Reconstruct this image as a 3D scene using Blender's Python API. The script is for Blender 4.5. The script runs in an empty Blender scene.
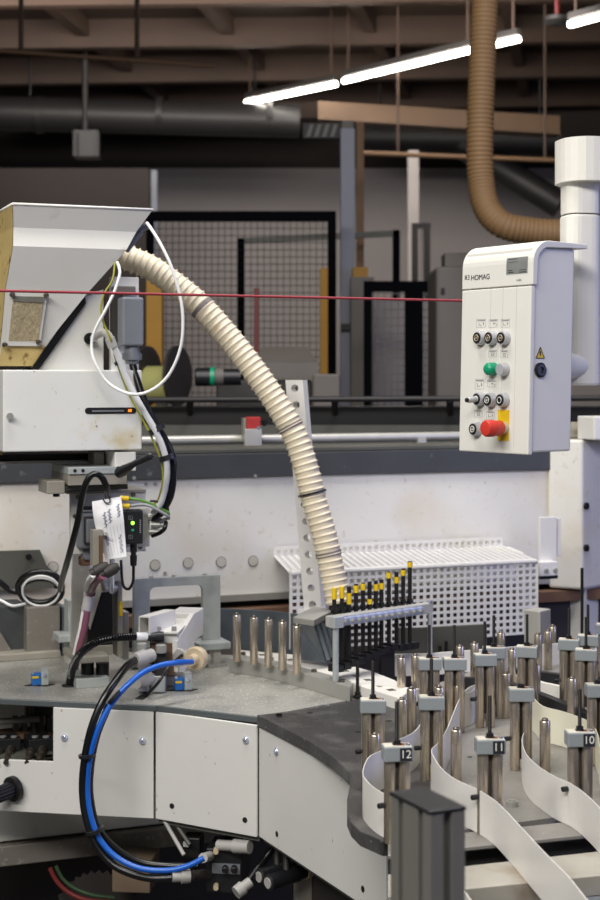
import bpy, math, random
from mathutils import Vector, Matrix
random.seed(7)
C = bpy.context.scene.collection
S = bpy.context.scene
# ---------------------------------------------------------------- camera, world, lights, exposure
F = 1500.0; H = 1.65; HY = 380.0
cd = bpy.data.cameras.new('camera'); cam = bpy.data.objects.new('camera', cd); C.objects.link(cam)
cam.location = (0, 0, H); cam.rotation_euler = (math.radians(90), 0, 0)
cd.sensor_fit = 'AUTO'; cd.sensor_width = 36; cd.lens = F*36/900; cd.shift_y = -(450-HY)/900
cd.clip_end = 100; cd.dof.use_dof = True; cd.dof.focus_distance = 3.0; cd.dof.aperture_fstop = 6.3
S.camera = cam
w = bpy.data.worlds.new('world'); S.world = w; w.use_nodes = True
bg = w.node_tree.nodes['Background']; bg.inputs[0].default_value = (0.9, 0.92, 1.0, 1); bg.inputs[1].default_value = 0.11
def area(name, loc, target, sx, sy, power, col):
    l = bpy.data.lights.new(name, 'AREA'); l.shape = 'RECTANGLE'; l.size = sx; l.size_y = sy; l.energy = power; l.color = col
    o = bpy.data.objects.new(name, l); C.objects.link(o); o.location = loc
    o.rotation_euler = (Vector(target)-Vector(loc)).to_track_quat('-Z', 'Y').to_euler(); return o
area('hall_lamp_row', (-1.7, -0.6, 4.3), (0.2, 3.4, 1.0), 5.0, 0.8, 290, (1.0, 0.97, 0.93))
area('hall_lamp_row_above', (0.2, 3.4, 5.0), (0.1, 3.5, 0), 4.0, 0.7, 190, (1.0, 0.97, 0.93))
area('skylight', (5.2, 2.0, 2.9), (0.4, 3.3, 1.0), 1.6, 2.2, 90, (0.42, 0.47, 1.0))
area('hall_lamp_far', (-0.5, 11.5, 4.5), (0.3, 16.5, 2.6), 5.0, 0.6, 120, (1.0, 0.93, 0.86))
S.view_settings.view_transform = 'Standard'; S.view_settings.look = 'None'
S.view_settings.exposure = 0.0; S.view_settings.gamma = 1.0; S.view_settings.use_curve_mapping = False

# ---------------------------------------------------------------- helpers
TAN = 0.39; A = math.atan(TAN)                     # the machine's long axis runs away to the right
U = Vector((math.cos(A), math.sin(A), 0)); V = Vector((-math.sin(A), math.cos(A), 0)); Z = Vector((0, 0, 1))
ZT = 0.893; ZM = 0.900                             # table top, magazine plate top
def P(x, y, Y): return Vector(((x-300)*Y/F, Y, H-(y-HY)*Y/F))
def G(x, y, z=ZT):
    Y = F*(H-z)/(y-HY); return Vector(((x-300)*Y/F, Y, z))
def PW(x, y, Y0): return P(x, y, Y0/(1-TAN*(x-300)/F))    # on a vertical plane parallel to the machine

def lin(c):
    return tuple(((v/255)/12.92 if v/255 <= .04045 else ((v/255+.055)/1.055)**2.4) for v in c)+(1,)
MATS = {}
def M(name, col=None, rough=.5, metal=0, var=.08, scale=9, stain=None, bump=0, emit=0, spec=.5, aniso=False):
    if name in MATS: return MATS[name]
    m = bpy.data.materials.new(name); m.use_nodes = True; MATS[name] = m
    nt = m.node_tree; b = nt.nodes['Principled BSDF']; L = nt.links
    b.inputs['Roughness'].default_value = rough; b.inputs['Metallic'].default_value = metal
    b.inputs['Specular IOR Level'].default_value = spec
    tc = nt.nodes.new('ShaderNodeTexCoord')
    def noise(sc, det=4):
        n = nt.nodes.new('ShaderNodeTexNoise'); n.inputs['Scale'].default_value = sc; n.inputs['Detail'].default_value = det
        L.new(tc.outputs['Object'], n.inputs['Vector']); return n
    n = noise(scale); mx = nt.nodes.new('ShaderNodeMix'); mx.data_type = 'RGBA'
    c = lin(col); d = tuple(v*(1-var*2) for v in c[:3])+(1,); e = tuple(min(1, v*(1+var)) for v in c[:3])+(1,)
    mx.inputs[6].default_value = d; mx.inputs[7].default_value = e; L.new(n.outputs[0], mx.inputs[0]); out = mx.outputs[2]
    for st in (stain or []):
        sc, lo, hi, scol = st
        n2 = noise(sc, 6); mr = nt.nodes.new('ShaderNodeMapRange')
        mr.inputs[1].default_value = lo; mr.inputs[2].default_value = hi; L.new(n2.outputs[0], mr.inputs[0])
        m2 = nt.nodes.new('ShaderNodeMix'); m2.data_type = 'RGBA'; m2.inputs[7].default_value = lin(scol)
        L.new(mr.outputs[0], m2.inputs[0]); L.new(out, m2.inputs[6]); out = m2.outputs[2]
    L.new(out, b.inputs['Base Color'])
    if bump:
        bp = nt.nodes.new('ShaderNodeBump'); bp.inputs['Strength'].default_value = bump; bp.inputs['Distance'].default_value = .002
        nb = noise(scale*25, 2); L.new(nb.outputs[0], bp.inputs['Height']); L.new(bp.outputs[0], b.inputs['Normal'])
    if emit:
        b.inputs['Emission Color'].default_value = c; b.inputs['Emission Strength'].default_value = emit
    return m

class MB:
    def __init__(s): s.v = []; s.f = []; s.sm = []
    def face(s, idx, smooth=False): s.f.append(tuple(idx)); s.sm.append(smooth)
    def poly(s, pts, smooth=False):
        n = len(s.v); s.v += [Vector(p) for p in pts]; s.face(range(n, n+len(pts)), smooth); return s
    def hexa(s, p):                                 # 4 bottom, 4 top
        n = len(s.v); s.v += [Vector(q) for q in p]
        for q in ((3,2,1,0), (4,5,6,7), (0,1,5,4), (1,2,6,5), (2,3,7,6), (3,0,4,7)): s.face([n+i for i in q])
        return s
    def box(s, o, a, b, c):                         # corner and three edge vectors
        o = Vector(o); return s.hexa([o, o+a, o+a+b, o+b, o+c, o+a+c, o+a+b+c, o+b+c])
    def cbox(s, c, sx, sy, sz, rot=0):              # centre of the base
        a = Vector((math.cos(rot), math.sin(rot), 0))*sx; b = Vector((-math.sin(rot), math.cos(rot), 0))*sy
        return s.box(Vector(c)-a/2-b/2, a, b, Z*sz)
    def prism(s, pts, vec):
        n = len(s.v); k = len(pts); vec = Vector(vec)
        s.v += [Vector(p) for p in pts]+[Vector(p)+vec for p in pts]
        s.face(range(n+k-1, n-1, -1)); s.face(range(n+k, n+2*k))
        for i in range(k): j = (i+1) % k; s.face((n+i, n+j, n+k+j, n+k+i))
        return s
    def fbox(s, x0, y0, x1, y1, Y, depth, rot=A):   # upright box whose near face spans x0..x1, y0..y1 at distance Y
        p = fpt(x0, y1, x0, x1, Y, rot); q = fpt(x1, y1, x0, x1, Y, rot); top = H-(y0-HY)*Y/F-p.z
        return s.box(p, q-p, Vector((-math.sin(rot), math.cos(rot), 0))*depth, Z*top)
    def tube(s, pts, r, n=10, caps=True, closed=False, smooth=True):
        pts = [Vector(p) for p in pts]; k = len(pts); rs = r if isinstance(r, (list, tuple)) else [r]*k
        tg = []
        for i in range(k):
            a = pts[(i-1) % k] if closed else pts[max(i-1, 0)]; b = pts[(i+1) % k] if closed else pts[min(i+1, k-1)]
            t = b-a; tg.append(t.normalized() if t.length > 1e-9 else (tg[-1] if tg else Z.copy()))
        ref = Vector((0, 0, 1)) if abs(tg[0].z) < .9 else Vector((1, 0, 0))
        e = tg[0].cross(ref).normalized(); n0 = len(s.v)
        for i in range(k):
            e = (e-tg[i]*e.dot(tg[i])).normalized(); g = tg[i].cross(e)
            for j in range(n):
                an = 2*math.pi*j/n; s.v.append(pts[i]+(e*math.cos(an)+g*math.sin(an))*rs[i])
        for i in range(k if closed else k-1):
            i2 = (i+1) % k
            for j in range(n):
                j2 = (j+1) % n; s.face((n0+i*n+j, n0+i*n+j2, n0+i2*n+j2, n0+i2*n+j), smooth)
        if caps and not closed:
            s.face([n0+j for j in range(n-1, -1, -1)]); s.face([n0+(k-1)*n+j for j in range(n)])
        return s
    def cyl(s, p, q, r, n=16, ch=0):
        p = Vector(p); q = Vector(q); d = (q-p).normalized()
        if ch: 
            return s.tube([p, p+d*1e-5, p+d*ch, p+d*(ch+1e-4), q-d*(ch+1e-4), q-d*ch, q-d*1e-5, q], [r-ch, r-ch, r, r, r, r, r-ch, r-ch], n)
        return s.tube([p, p+d*1e-5, q-d*1e-5, q], r, n)
    def ball(s, c, r, n=12, sq=1):
        k = 7; return s.tube([Vector(c)+Z*(-math.cos(math.pi*i/k)*r*sq) for i in range(k+1)], [max(1e-4, math.sin(math.pi*i/k)*r) for i in range(k+1)], n)
    def lathe(s, c, axis, prof, n=20):              # (distance along axis, radius)
        axis = Vector(axis).normalized(); pts = []; rs = []; last = None
        for t, r in prof:
            if last is not None and abs(t-last) < 1e-6: t = last+1e-5
            pts.append(Vector(c)+axis*t); rs.append(max(r, 1e-4)); last = t
        n0 = len(s.v); ref = Vector((0, 0, 1)) if abs(axis.z) < .9 else Vector((1, 0, 0))
        e = axis.cross(ref).normalized(); g = axis.cross(e)
        for p, r in zip(pts, rs):
            for j in range(n):
                an = 2*math.pi*j/n; s.v.append(p+(e*math.cos(an)+g*math.sin(an))*r)
        for i in range(len(pts)-1):
            flat = abs((pts[i+1]-pts[i]).length) < 2e-5
            for j in range(n):
                j2 = (j+1) % n; s.face((n0+i*n+j, n0+i*n+j2, n0+(i+1)*n+j2, n0+(i+1)*n+j), not flat)
        s.face([n0+j for j in range(n-1, -1, -1)]); s.face([n0+(len(pts)-1)*n+j for j in range(n)])
        return s
    def ribbon(s, pts, z0, z1, t=.0012):
        k = len(pts); n0 = len(s.v); P2 = [Vector((p[0], p[1], 0)) for p in pts]
        for i in range(k):
            d = (P2[min(i+1, k-1)]-P2[max(i-1, 0)]).normalized(); nn = Vector((-d.y, d.x, 0))*t/2
            for off, z in ((nn, z0), (nn, z1), (-nn, z1), (-nn, z0)): s.v.append(P2[i]+off+Z*z)
        for i in range(k-1):
            for j in range(4):
                j2 = (j+1) % 4; s.face((n0+i*4+j, n0+i*4+j2, n0+i*4+4+j2, n0+i*4+4+j), True)
        s.face((n0, n0+1, n0+2, n0+3)); m = n0+(k-1)*4; s.face((m+3, m+2, m+1, m)); return s
    def lattice(s, o, a, b, na, nb, fr, nrm, t):    # square-holed sheet: corner, two edge vectors, cells, bar share, normal, thickness
        o = Vector(o); ca = a/na; cb = b/nb; nrm = Vector(nrm).normalized()
        for i in range(na+1):
            w0 = ca*fr; s.box(o+ca*i-(w0/2)+nrm*.0001, w0, b, nrm*(t-.0002))
        for j in range(nb+1):
            w0 = cb*fr; s.box(o+cb*j-(w0/2), a, w0, nrm*t)
        return s
    def build(s, name, mat, parent=None, bevel=0, sharp=48):
        me = bpy.data.meshes.new(name); off = parent_loc(parent)
        me.from_pydata([v-off for v in s.v], [], s.f); me.materials.append(mat)
        for p, q in zip(me.polygons, s.sm): p.use_smooth = q
        me.validate(); me.update()
        import bmesh
        bm = bmesh.new(); bm.from_mesh(me); bmesh.ops.recalc_face_normals(bm, faces=bm.faces)
        for e in bm.edges:
            if len(e.link_faces) == 2 and e.calc_face_angle(0) > math.radians(sharp): e.smooth = False
        bm.to_mesh(me); bm.free()
        o = bpy.data.objects.new(name, me); C.objects.link(o)
        if parent: o.parent = parent
        if bevel:
            md = o.modifiers.new('bevel', 'BEVEL'); md.width = bevel; md.segments = 2; md.limit_method = 'ANGLE'; md.angle_limit = math.radians(40)
        return o
def parent_loc(p):
    v = Vector((0, 0, 0))
    while p: v += p.location; p = p.parent
    return v
def fpt(x, y, x0, x1, Y, rot=A, inward=0):          # a point of the near face used by fbox
    sc = ((x0+x1)/2-300)/F; Xc = sc*Y; sx = (x-300)/F
    t = (sx*Y-Xc)/(math.cos(rot)-sx*math.sin(rot))
    return Vector((Xc+t*math.cos(rot), Y+t*math.sin(rot), H-(y-HY)*Y/F))+Vector((-math.sin(rot), math.cos(rot), 0))*inward
def tag(o, label, cat, group=None):
    o['label'] = label; o['category'] = cat
    if group: o['group'] = group
    return o
def thing(name, label, cat, loc=(0, 0, 0), group=None):
    o = bpy.data.objects.new(name, None); C.objects.link(o); o.location = loc; o.empty_display_size = .05
    return tag(o, label, cat, group)
def struct(o): o['kind'] = 'structure'; return o
def spline(pts, step=.012):
    pts = [Vector(p) for p in pts]; out = []
    q = [pts[0]*2-pts[1]]+pts+[pts[-1]*2-pts[-2]]
    for i in range(1, len(q)-2):
        a, b, c, d = q[i-1:i+3]; n = max(2, int((c-b).length/step))
        for k in range(n):
            t = k/n
            out.append(.5*((2*b)+(c-a)*t+(2*a-5*b+4*c-d)*t*t+(3*b-a-3*c+d)*t**3))
    out.append(pts[-1]); return out
def resample(pts, step):
    out = [pts[0]]; acc = 0
    for a, b in zip(pts, pts[1:]):
        L = (b-a).length
        while acc+L >= step:
            f = (step-acc)/L; a = a.lerp(b, f); L = (b-a).length; out.append(a); acc = 0
        acc += L
    return out
def cable(pts, r, n=8, step=.012): return MB().tube(spline(pts, step), r, n)
def hose_mesh(pts, r, pitch, amp, n=20, per=6, ridge=False):
    pp = resample(spline(pts, .01), pitch/per); rs = []
    for i in range(len(pp)):
        c = math.cos(2*math.pi*i/per); rs.append(r-amp*(0 if c > .9 else .75 if c > .5 else 1) if ridge else r-amp/2+amp/2*(1 if c > -.1 else c*.9))
    return MB().tube(pp, rs, n)
def text(body, size, o, xd, yd, mat, name, parent, depth=.0004):
    cu = bpy.data.curves.new(name, 'FONT'); cu.body = body; cu.size = size; cu.align_x = 'CENTER'; cu.align_y = 'CENTER'; cu.extrude = depth; cu.offset = 0
    t = bpy.data.objects.new(name, cu); C.objects.link(t); bpy.context.view_layer.update()
    me = bpy.data.meshes.new_from_object(t.evaluated_get(bpy.context.evaluated_depsgraph_get()))
    bpy.data.objects.remove(t); bpy.data.curves.remove(cu)
    xd = Vector(xd).normalized(); yd = Vector(yd).normalized(); zd = xd.cross(yd)
    off = parent_loc(parent)
    for v in me.vertices: v.co = Vector(o)-off+xd*v.co.x+yd*v.co.y+zd*v.co.z
    me.materials.clear(); me.materials.append(mat); me.name = name
    ob = bpy.data.objects.new(name, me); C.objects.link(ob); ob.parent = parent; return ob
def copy_tree(o, parent=None):
    c = o.copy(); C.objects.link(c)
    if parent: c.parent = parent
    for ch in [x for x in o.children]: copy_tree(ch, c)
    return c

# ---------------------------------------------------------------- materials
M('white_paint', (226, 224, 219), .45, var=.03, scale=5, bump=.05)
M('panel_white', (224, 222, 216), .5, var=.03, scale=4, stain=[(3, .52, .82, (206, 192, 166)), (50, .62, .80, (196, 184, 164))], bump=.04)
M('skirt_white', (214, 213, 208), .45, var=.04, scale=6, stain=[(70, .70, .74, (150, 145, 140))])
M('console_white', (222, 220, 212), .5, var=.02, bump=.12, scale=20)
M('hopper_grey', (205, 204, 198), .42, var=.04, scale=6, stain=[(14, .62, .8, (170, 155, 125))])
M('hopper_stained', (196, 172, 112), .5, var=.15, scale=14, stain=[(40, .6, .68, (120, 90, 40))])
M('glue_box', (222, 222, 218), .4, var=.03, scale=7, stain=[(9, .6, .75, (205, 190, 150)), (80, .7, .74, (130, 125, 120))])
M('dark_rail', (66, 68, 70), .45, var=.15, scale=8, stain=[(25, .66, .75, (110, 112, 114))])
M('post_alu', (150, 148, 142), .36, .6, var=.06, scale=20)
M('rust', (98, 72, 52), .6, var=.2, scale=30)
M('clamp_jaw', (168, 180, 214), .3, .35)  # cool blue reflection on the jaws is put into the base colour
M('plug_beige', (196, 192, 178), .5)
M('black_gap', (16, 15, 14), .7)
M('brown_bar', (112, 82, 62), .7, var=.2, scale=12)
M('table_steel', (158, 156, 149), .36, .05, var=.12, scale=7, stain=[(10, .5, .75, (120, 122, 118)), (170, .62, .66, (225, 225, 218))], bump=.1)
M('table_edge', (88, 94, 96), .45, .2)
M('plate_black', (52, 51, 52), .45, var=.15, scale=8, stain=[(9, .5, .75, (98, 96, 94)), (150, .64, .68, (128, 126, 123))], bump=.1)
M('plate_grey', (140, 137, 132), .45, .1, var=.12, scale=9, stain=[(11, .5, .72, (112, 109, 105)), (150, .64, .68, (178, 175, 170))], bump=.08)
M('alu', (196, 194, 187), .36, .3, var=.08, scale=20)
M('alu_light', (172, 168, 158), .42, .2, var=.10, scale=14, stain=[(9, .52, .7, (140, 124, 104))])
M('steel_pin', (196, 184, 166), .27, .85, var=.06, scale=18)
M('pin_cap', (120, 112, 102), .35, .9)
M('steel', (168, 167, 161), .36, .35, var=.08, scale=12)
M('galvanised', (188, 194, 192), .4, .3, var=.12, scale=22, stain=[(14, .5, .7, (158, 166, 166))])
M('blue_steel', (104, 112, 120), .4, .35, var=.2, scale=20)
M('chrome', (205, 212, 232), .18, .75, var=.03)
M('clamp_block', (140, 146, 148), .5, var=.06, scale=16, bump=.15)
M('clamp_top', (205, 200, 184), .55, var=.05, scale=30, stain=[(55, .52, .64, (120, 72, 36))])
M('black_metal', (30, 29, 29), .4, .3, var=.1)
M('thread_black', (44, 42, 40), .45, .5, var=.1, scale=40)
M('black_rubber', (13, 14, 16), .3, var=.08)
M('black_plastic', (26, 27, 30), .4, var=.06)
M('grey_plastic', (116, 120, 126), .5, var=.05, scale=20)
M('fitting_grey', (170, 168, 164), .5, var=.06, scale=20)
M('beige_fitting', (196, 180, 152), .45, .1, var=.08, scale=20)
M('hose_cream', (226, 214, 188), .5, var=.05, scale=6, stain=[(12, .62, .75, (200, 176, 132))])
M('hose_smudge', (120, 112, 112), .5, var=.2, scale=40)
M('hose_brown', (136, 106, 70), .6, var=.1, scale=4)
M('strip_white', (226, 223, 216), .35, var=.015, scale=4)
M('strip_cream', (226, 222, 200), .35, var=.015, scale=4)
M('blue_tube', (20, 90, 186), .3, var=.05)
M('blue_plastic', (36, 104, 178), .4, var=.05)
M('white_cable', (228, 228, 226), .4, var=.02)
M('pale_hose', (205, 206, 206), .35)
M('grey_cable', (150, 152, 156), .45)
M('pink_hose', (132, 80, 98), .35, var=.08)
M('clear_wrap', (186, 182, 182), .25, var=.15, scale=60)
M('yellow', (226, 190, 20), .5, var=.06, scale=20)
M('green_wire', (88, 140, 52), .4)
M('earth_wire', (158, 156, 44), .4, var=.3, scale=30)
M('red_dark', (110, 36, 34), .5)
M('switch_red', (170, 50, 42), .45, var=.1, scale=40)
M('green_dark', (52, 74, 48), .5)
M('red', (206, 58, 44), .45, var=.05)
M('red_rope', (146, 46, 56), .6, var=.12, scale=60)
M('green', (12, 150, 108), .35)
M('silver_btn', (186, 187, 192), .35, .25)
M('label_grey', (128, 130, 128), .4, var=.1, scale=50)
M('ink', (28, 30, 40), .6)
M('ink_faint', (140, 142, 144), .6)
M('ink_blue', (74, 70, 120), .6)
M('line_grey', (176, 176, 172), .6)
M('paper', (236, 236, 238), .6, var=.02)
M('label_white', (232, 230, 220), .5)
M('led_green', (150, 255, 60), .4, emit=3.0); M('led_teal', (30, 150, 110), .4); M('led_orange', (255, 110, 20), .4, emit=2.0)
M('granulate', (186, 170, 136), .7, var=.45, scale=170, bump=.6)
M('window_grime', (120, 118, 110), .3, var=.2, scale=20)
M('wood', (124, 106, 86), .7, var=.15, scale=8)
M('concrete', (74, 70, 66), .7, var=.15, scale=2)
M('ceiling_brown', (58, 42, 32), .8, var=.25, scale=.8)
M('beam_brown', (66, 48, 36), .7, var=.2, scale=2)
M('beam_tan', (100, 74, 50), .6, var=.15, scale=2)
M('wall_dark', (44, 36, 32), .8, var=.2, scale=1)
M('wall_white', (172, 164, 160), .7, var=.05, scale=1)
M('duct', (50, 48, 48), .5, .3, var=.15, scale=2)
M('navy', (9, 10, 14), .85, var=.1, spec=.05)
M('wire', (26, 26, 30), .8, spec=.1)
M('column_blue', (136, 138, 150), .55, var=.05)
M('column_tan', (140, 108, 74), .6, var=.1)
M('machine_grey', (104, 98, 92), .6, var=.1, scale=4)
M('machine_dark', (48, 44, 42), .6, var=.15, scale=3)
M('yellow_dark', (160, 116, 20), .6, var=.08)
M('film_yellow', (168, 166, 104), .5, var=.1, scale=4)
M('tube_glow', (255, 250, 238), .5, emit=28)
M('olive_grey', (92, 92, 84), .5, .2, var=.12, scale=12)
M('taupe', (128, 122, 114), .5, .2, var=.12, scale=14, stain=[(60, .6, .7, (150, 145, 138))])
M('dusty_steel', (158, 153, 142), .5, .15, var=.12, scale=16)
m = MATS

# ---------------------------------------------------------------- the hall
fl = struct(MB().poly([(-14, -6, 0), (14, -6, 0), (14, 22, 0), (-14, 22, 0)]).build('floor', m['concrete']))
# sloped timber roof rising to the right
def roof(x, y): return 4.62+.035*(x+6)+.06*(17-y)
struct(MB().hexa([Vector((x, y, roof(x, y)+d)) for d in (0, .2) for x, y in ((-14, -6), (14, -6), (14, 22), (-14, 22))]).build('ceiling', m['ceiling_brown']))
WB = 17.0
struct(MB().box((-14, WB, 0), Vector((28, 0, 0)), Vector((0, .2, 0)), Z*4.05).build('wall_back', m['wall_white']))
struct(MB().box((-14, WB+.02, 4.05), Vector((28, 0, 0)), Vector((0, .2, 0)), Z*3.4).build('wall_gable', m['wall_dark']))
k = 0
for i in range(9):                                  # rafters and purlins
    y0 = 7.5+i*1.25; b = MB(); x0, x1 = -9, 9
    b.hexa([Vector((x, y, roof(x, y)-d)) for d in (.26, 0) for x, y in ((x0, y0-.6), (x1, y0+.9), (x1, y0+1.0), (x0, y0-.5))])
    k += 1; struct(b.build('trim_%d' % k, m['beam_brown']))
for i in range(7):
    x0 = -3.6+i*1.3; b = MB()
    b.hexa([Vector((x, y, roof(x, y)-d)) for d in (.16, 0) for x, y in ((x0, 6), (x0+2.2, 16.9), (x0+2.3, 16.9), (x0+.12, 6))])
    k += 1; struct(b.build('trim_%d' % k, m['beam_brown']))
b = MB().box(P(0, 118, 15.5), P(332, 118, 15.5)-P(0, 118, 15.5), Vector((0, .3, 0)), Z*.16)
k += 1; struct(b.build('trim_%d' % k, m['beam_brown']))
p, q = P(318, 119, 14), P(560, 134, 14)
k += 1; struct(MB().box(p, q-p, Vector((0, .25, 0)), Z*.17).build('trim_%d' % k, m['beam_tan']))

def solo(mb, name, mat, label, cat, group=None, bevel=0):
    return tag(mb.build(name, m[mat], None, bevel), label, cat, group)
# duct and pipes under the roof
t = thing('ventilation_duct', 'grey round ventilation duct running level under the dark roof at left', 'duct', P(150, 118, 14.5))
MB().cyl(P(-60, 112, 14.5), P(300, 121, 14.5), .165, 20).build('duct_pipe', m['duct'], t)
for x in (40, 160, 270):
    q = P(x, 115, 14.5); MB().cyl(q-Vector((.03, 0, 0)), q+Vector((.03, 0, 0)), .18, 20).build('duct_collar', m['duct'], t)
for x in (30, 255): q = P(x, 112, 14.5); MB().cyl(q+Z*.15, Vector((q.x, q.y, roof(q.x, q.y))), .012, 6).build('hanger', m['black_metal'], t)
t = thing('hanging_duct', 'grey duct behind the tan beam right of the blue column', 'duct', P(420, 140, 15.5))
MB().cyl(P(362, 138, 15.5), P(560, 142, 15.5), .18, 18).build('duct_pipe', m['duct'], t)
MB().cyl(P(450, 138, 15.5), P(560, 205, 15.2), .14, 18).build('duct_branch', m['duct'], t)
for x in (380, 540): q = P(x, 138, 15.5); MB().cyl(q+Z*.15, Vector((q.x, q.y, roof(q.x, q.y))), .012, 6).build('hanger', m['black_metal'], t)
t = thing('overhead_pipe', 'thin tan pipe strung across the dark roof at upper left', 'pipe', P(90, 57, 11))
MB().cyl(P(-40, 48, 11), P(215, 66, 11), .016, 8).build('pipe_run', m['beam_tan'], t)
for x in (21, 137): q = P(x, 50+(x+0)*.065, 11); MB().cyl(q, Vector((q.x, q.y, roof(q.x, q.y))), .02, 6).build('hanger', m['beam_brown'], t)
t = thing('sprinkler_pipe', 'thin tan pipe at roof level right of the tall column', 'pipe', P(420, 157, 13))
MB().cyl(P(362, 153, 13), P(620, 163, 13), .022, 8).build('pipe_run', m['beam_tan'], t)
for x in (398, 545): q = P(x, 153+(x-362)*.039, 13); MB().cyl(q, Vector((q.x, q.y, roof(q.x, q.y))), .012, 6).build('hanger', m['beam_brown'], t)
t = thing('roof_heater', 'dark boxy fixture hanging below the duct above the hopper', 'heater', P(85, 155, 14.3))
MB().fbox(73, 130, 98, 156, 14.3, .25, 0).build('housing', m['black_metal'], t)
for x in (75, 97): MB().fbox(x-2, 132, x+2, 156, 14.25, .04, 0).build('bracket', m['duct'], t)
q = P(85, 130, 14.35); MB().cyl(q, Vector((q.x, q.y, roof(q.x, q.y))), .03, 8).build('hanger', m['machine_dark'], t)

# fluorescent tubes in a row
pa = P(245, 103.5, 17.2*0.85); zl = pa.z
def LP(x, y): Y = F*(zl-H)/(HY-y); return Vector(((x-300)*Y/F, Y, zl))
for (a, bq, lab) in (((246, 102.6), (336, 84), 'lit fluorescent tube at the far left end of the ceiling row'),
                     ((344, 80.8), (473, 49.5), 'long lit fluorescent tube in the middle of the row, left of the brown hose'),
                     ((477, 48.5), (519, 39), 'lit fluorescent tube passing behind the brown hanging hose'),
                     ((570, 24.5), (640, 6), 'lit fluorescent tube cut off by the top right corner')):
    p, q = LP(*a), LP(*bq)
    t = thing('fluorescent_light', lab, 'ceiling light', (p+q)/2, 'fluorescent tubes under the roof')
    MB().cyl(p, q, .024, 12).build('lamp_tube', m['tube_glow'], t)
    d = (q-p).normalized(); s_ = d.cross(Z).normalized()
    MB().box(p-s_*.025+Z*.035, d*(q-p).length, s_*.05, Z*.05).build('fixture_body', m['machine_dark'], t)
    for e in (p+d*.06, q-d*.06):
        MB().cyl(e+Z*.06, Vector((e.x, e.y, roof(e.x, e.y))), .012, 6).build('hanger', m['beam_brown'], t)
t = thing('smoke_detector', 'pale disc fixture hung just left of the top right tube', 'detector', P(557, 23, 12))
MB().lathe(P(557, 25, 12), Z, [(0, .06), (.03, .11), (.06, .11), (.08, .04)]).build('housing', m['duct'], t)
q = P(557, 20, 12); MB().cyl(q, Vector((q.x, q.y, roof(q.x, q.y))), .02, 6).build('drop_rod', m['red_dark'], t)

# big spiral hose from the roof
ph = [P(486, -60, 7.2), P(485, 0, 7.2), P(482, 70, 7.2), P(480, 140, 7.2), P(481, 180, 7.2), P(487, 208, 7.15), P(503, 225, 7.1), P(530, 231, 7.1), P(560, 233, 7.1), P(640, 235, 7.1)]
solo(hose_mesh(ph, .066, .022, .005, 20, 6), 'exhaust_hose', 'hose_brown', 'wide brown spiral hose hanging from the roof and bending right behind the control box', 'hose')

# mesh fence and posts
t = thing('mesh_fence', 'dark framed wire mesh safety fence behind the cream hose', 'fence', Vector((-.35, 9, 0)))
f0, f1 = P(146, 216, 9), P(336, 221, 9); zt = f1.z; xa, xb = f0.x, f1.x
MB().box((xa, 9, 0), Vector((.045, 0, 0)), Vector((0, .045, 0)), Z*zt).build('post', m['navy'], t)
MB().box((xb-.05, 9, 0), Vector((.05, 0, 0)), Vector((0, .045, 0)), Z*zt).build('post', m['navy'], t)
MB().box((xa, 9, zt), Vector((xb-xa, 0, 0)), Vector((0, .05, 0)), Z*.06).build('top_rail', m['navy'], t)
MB().lattice((xa, 9.02, .2), Vector((xb-xa, 0, 0)), Z*(zt-.2), 29, 56, .09, (0, 1, 0), .004).build('wire_mesh', m['wire'], t)
t = thing('inner_mesh_gate', 'second dark gate frame seen through the wire mesh fence', 'gate', Vector((P(260, 0, 10.6).x, 10.6, 0)))
q0, q1 = P(237, 238, 10.6), P(400, 230, 10.6)
MB().box((q0.x, 10.6, 0), Vector((.05, 0, 0)), Vector((0, .05, 0)), Z*q0.z).build('post', m['navy'], t)
MB().box((q1.x-.05, 10.6, 0), Vector((.05, 0, 0)), Vector((0, .05, 0)), Z*q1.z).build('post', m['navy'], t)
MB().hexa([q0+Vector((0, 0, -.04)), q1+Vector((0, 0, -.04)), q1+Vector((0, .05, -.04)), q0+Vector((0, .05, -.04)), q0, q1, q1+Vector((0, .05, 0)), q0+Vector((0, .05, 0))]).build('top_rail', m['olive_grey'], t)
def post(name, x0, x1, ytop, Y, mat, label, cat, d=.1, zb=0):
    p, q = P(x0, ytop, Y), P(x1, ytop, Y)
    return solo(MB().box((p.x, Y, zb), Vector((q.x-p.x, 0, 0)), Vector((0, d, 0)), Z*(p.z-zb)), name, mat, label, cat, None, .004)
t = thing('steel_column', 'tall pale blue steel column right of the mesh fence', 'column', Vector((P(348, 0, 9.4).x, 9.45, 0)))
p, q = P(340.5, 128, 9.4), P(355, 128, 9.4)
MB().box((p.x, 9.4, 0), Vector((q.x-p.x, 0, 0)), Vector((0, .12, 0)), Z*p.z).build('shaft', m['column_blue'], t, .005)
MB().box((p.x+.01, 9.41, p.z), Vector((q.x-p.x-.02, 0, 0)), Vector((0, .1, 0)), Z*.05).build('end_cap', m['machine_grey'], t)
MB().box(P(341, 330, 9.36), Vector((.06, 0, 0)), Vector((0, .04, 0)), Z*.0 + Z*.04).build('clamp', m['black_metal'], t)
t = thing('hazard_board', 'dark striped board reaching left from the top of the blue column', 'board', P(322, 130, 9.5))
MB().fbox(303, 123, 341, 138, 9.45, .04, 0).build('board', m['machine_dark'], t)
for x in (306, 314, 322, 330): 
    p = P(x, 137, 9.44); MB().prism([p, p+Vector((.025, 0, 0)), p+Vector((.05, 0, .08)), p+Vector((.025, 0, .08))], Vector((0, -.004, 0))).build('stripe', m['olive_grey'], t)
post('timber_column', 356.5, 364, 122, 11, 'column_tan', 'slim tan column just behind the pale blue column', 'column')
post('yellow_guard_post', 320, 328, 268, 8.7, 'yellow_dark', 'yellow post at the right end of the mesh fence', 'post')
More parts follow.
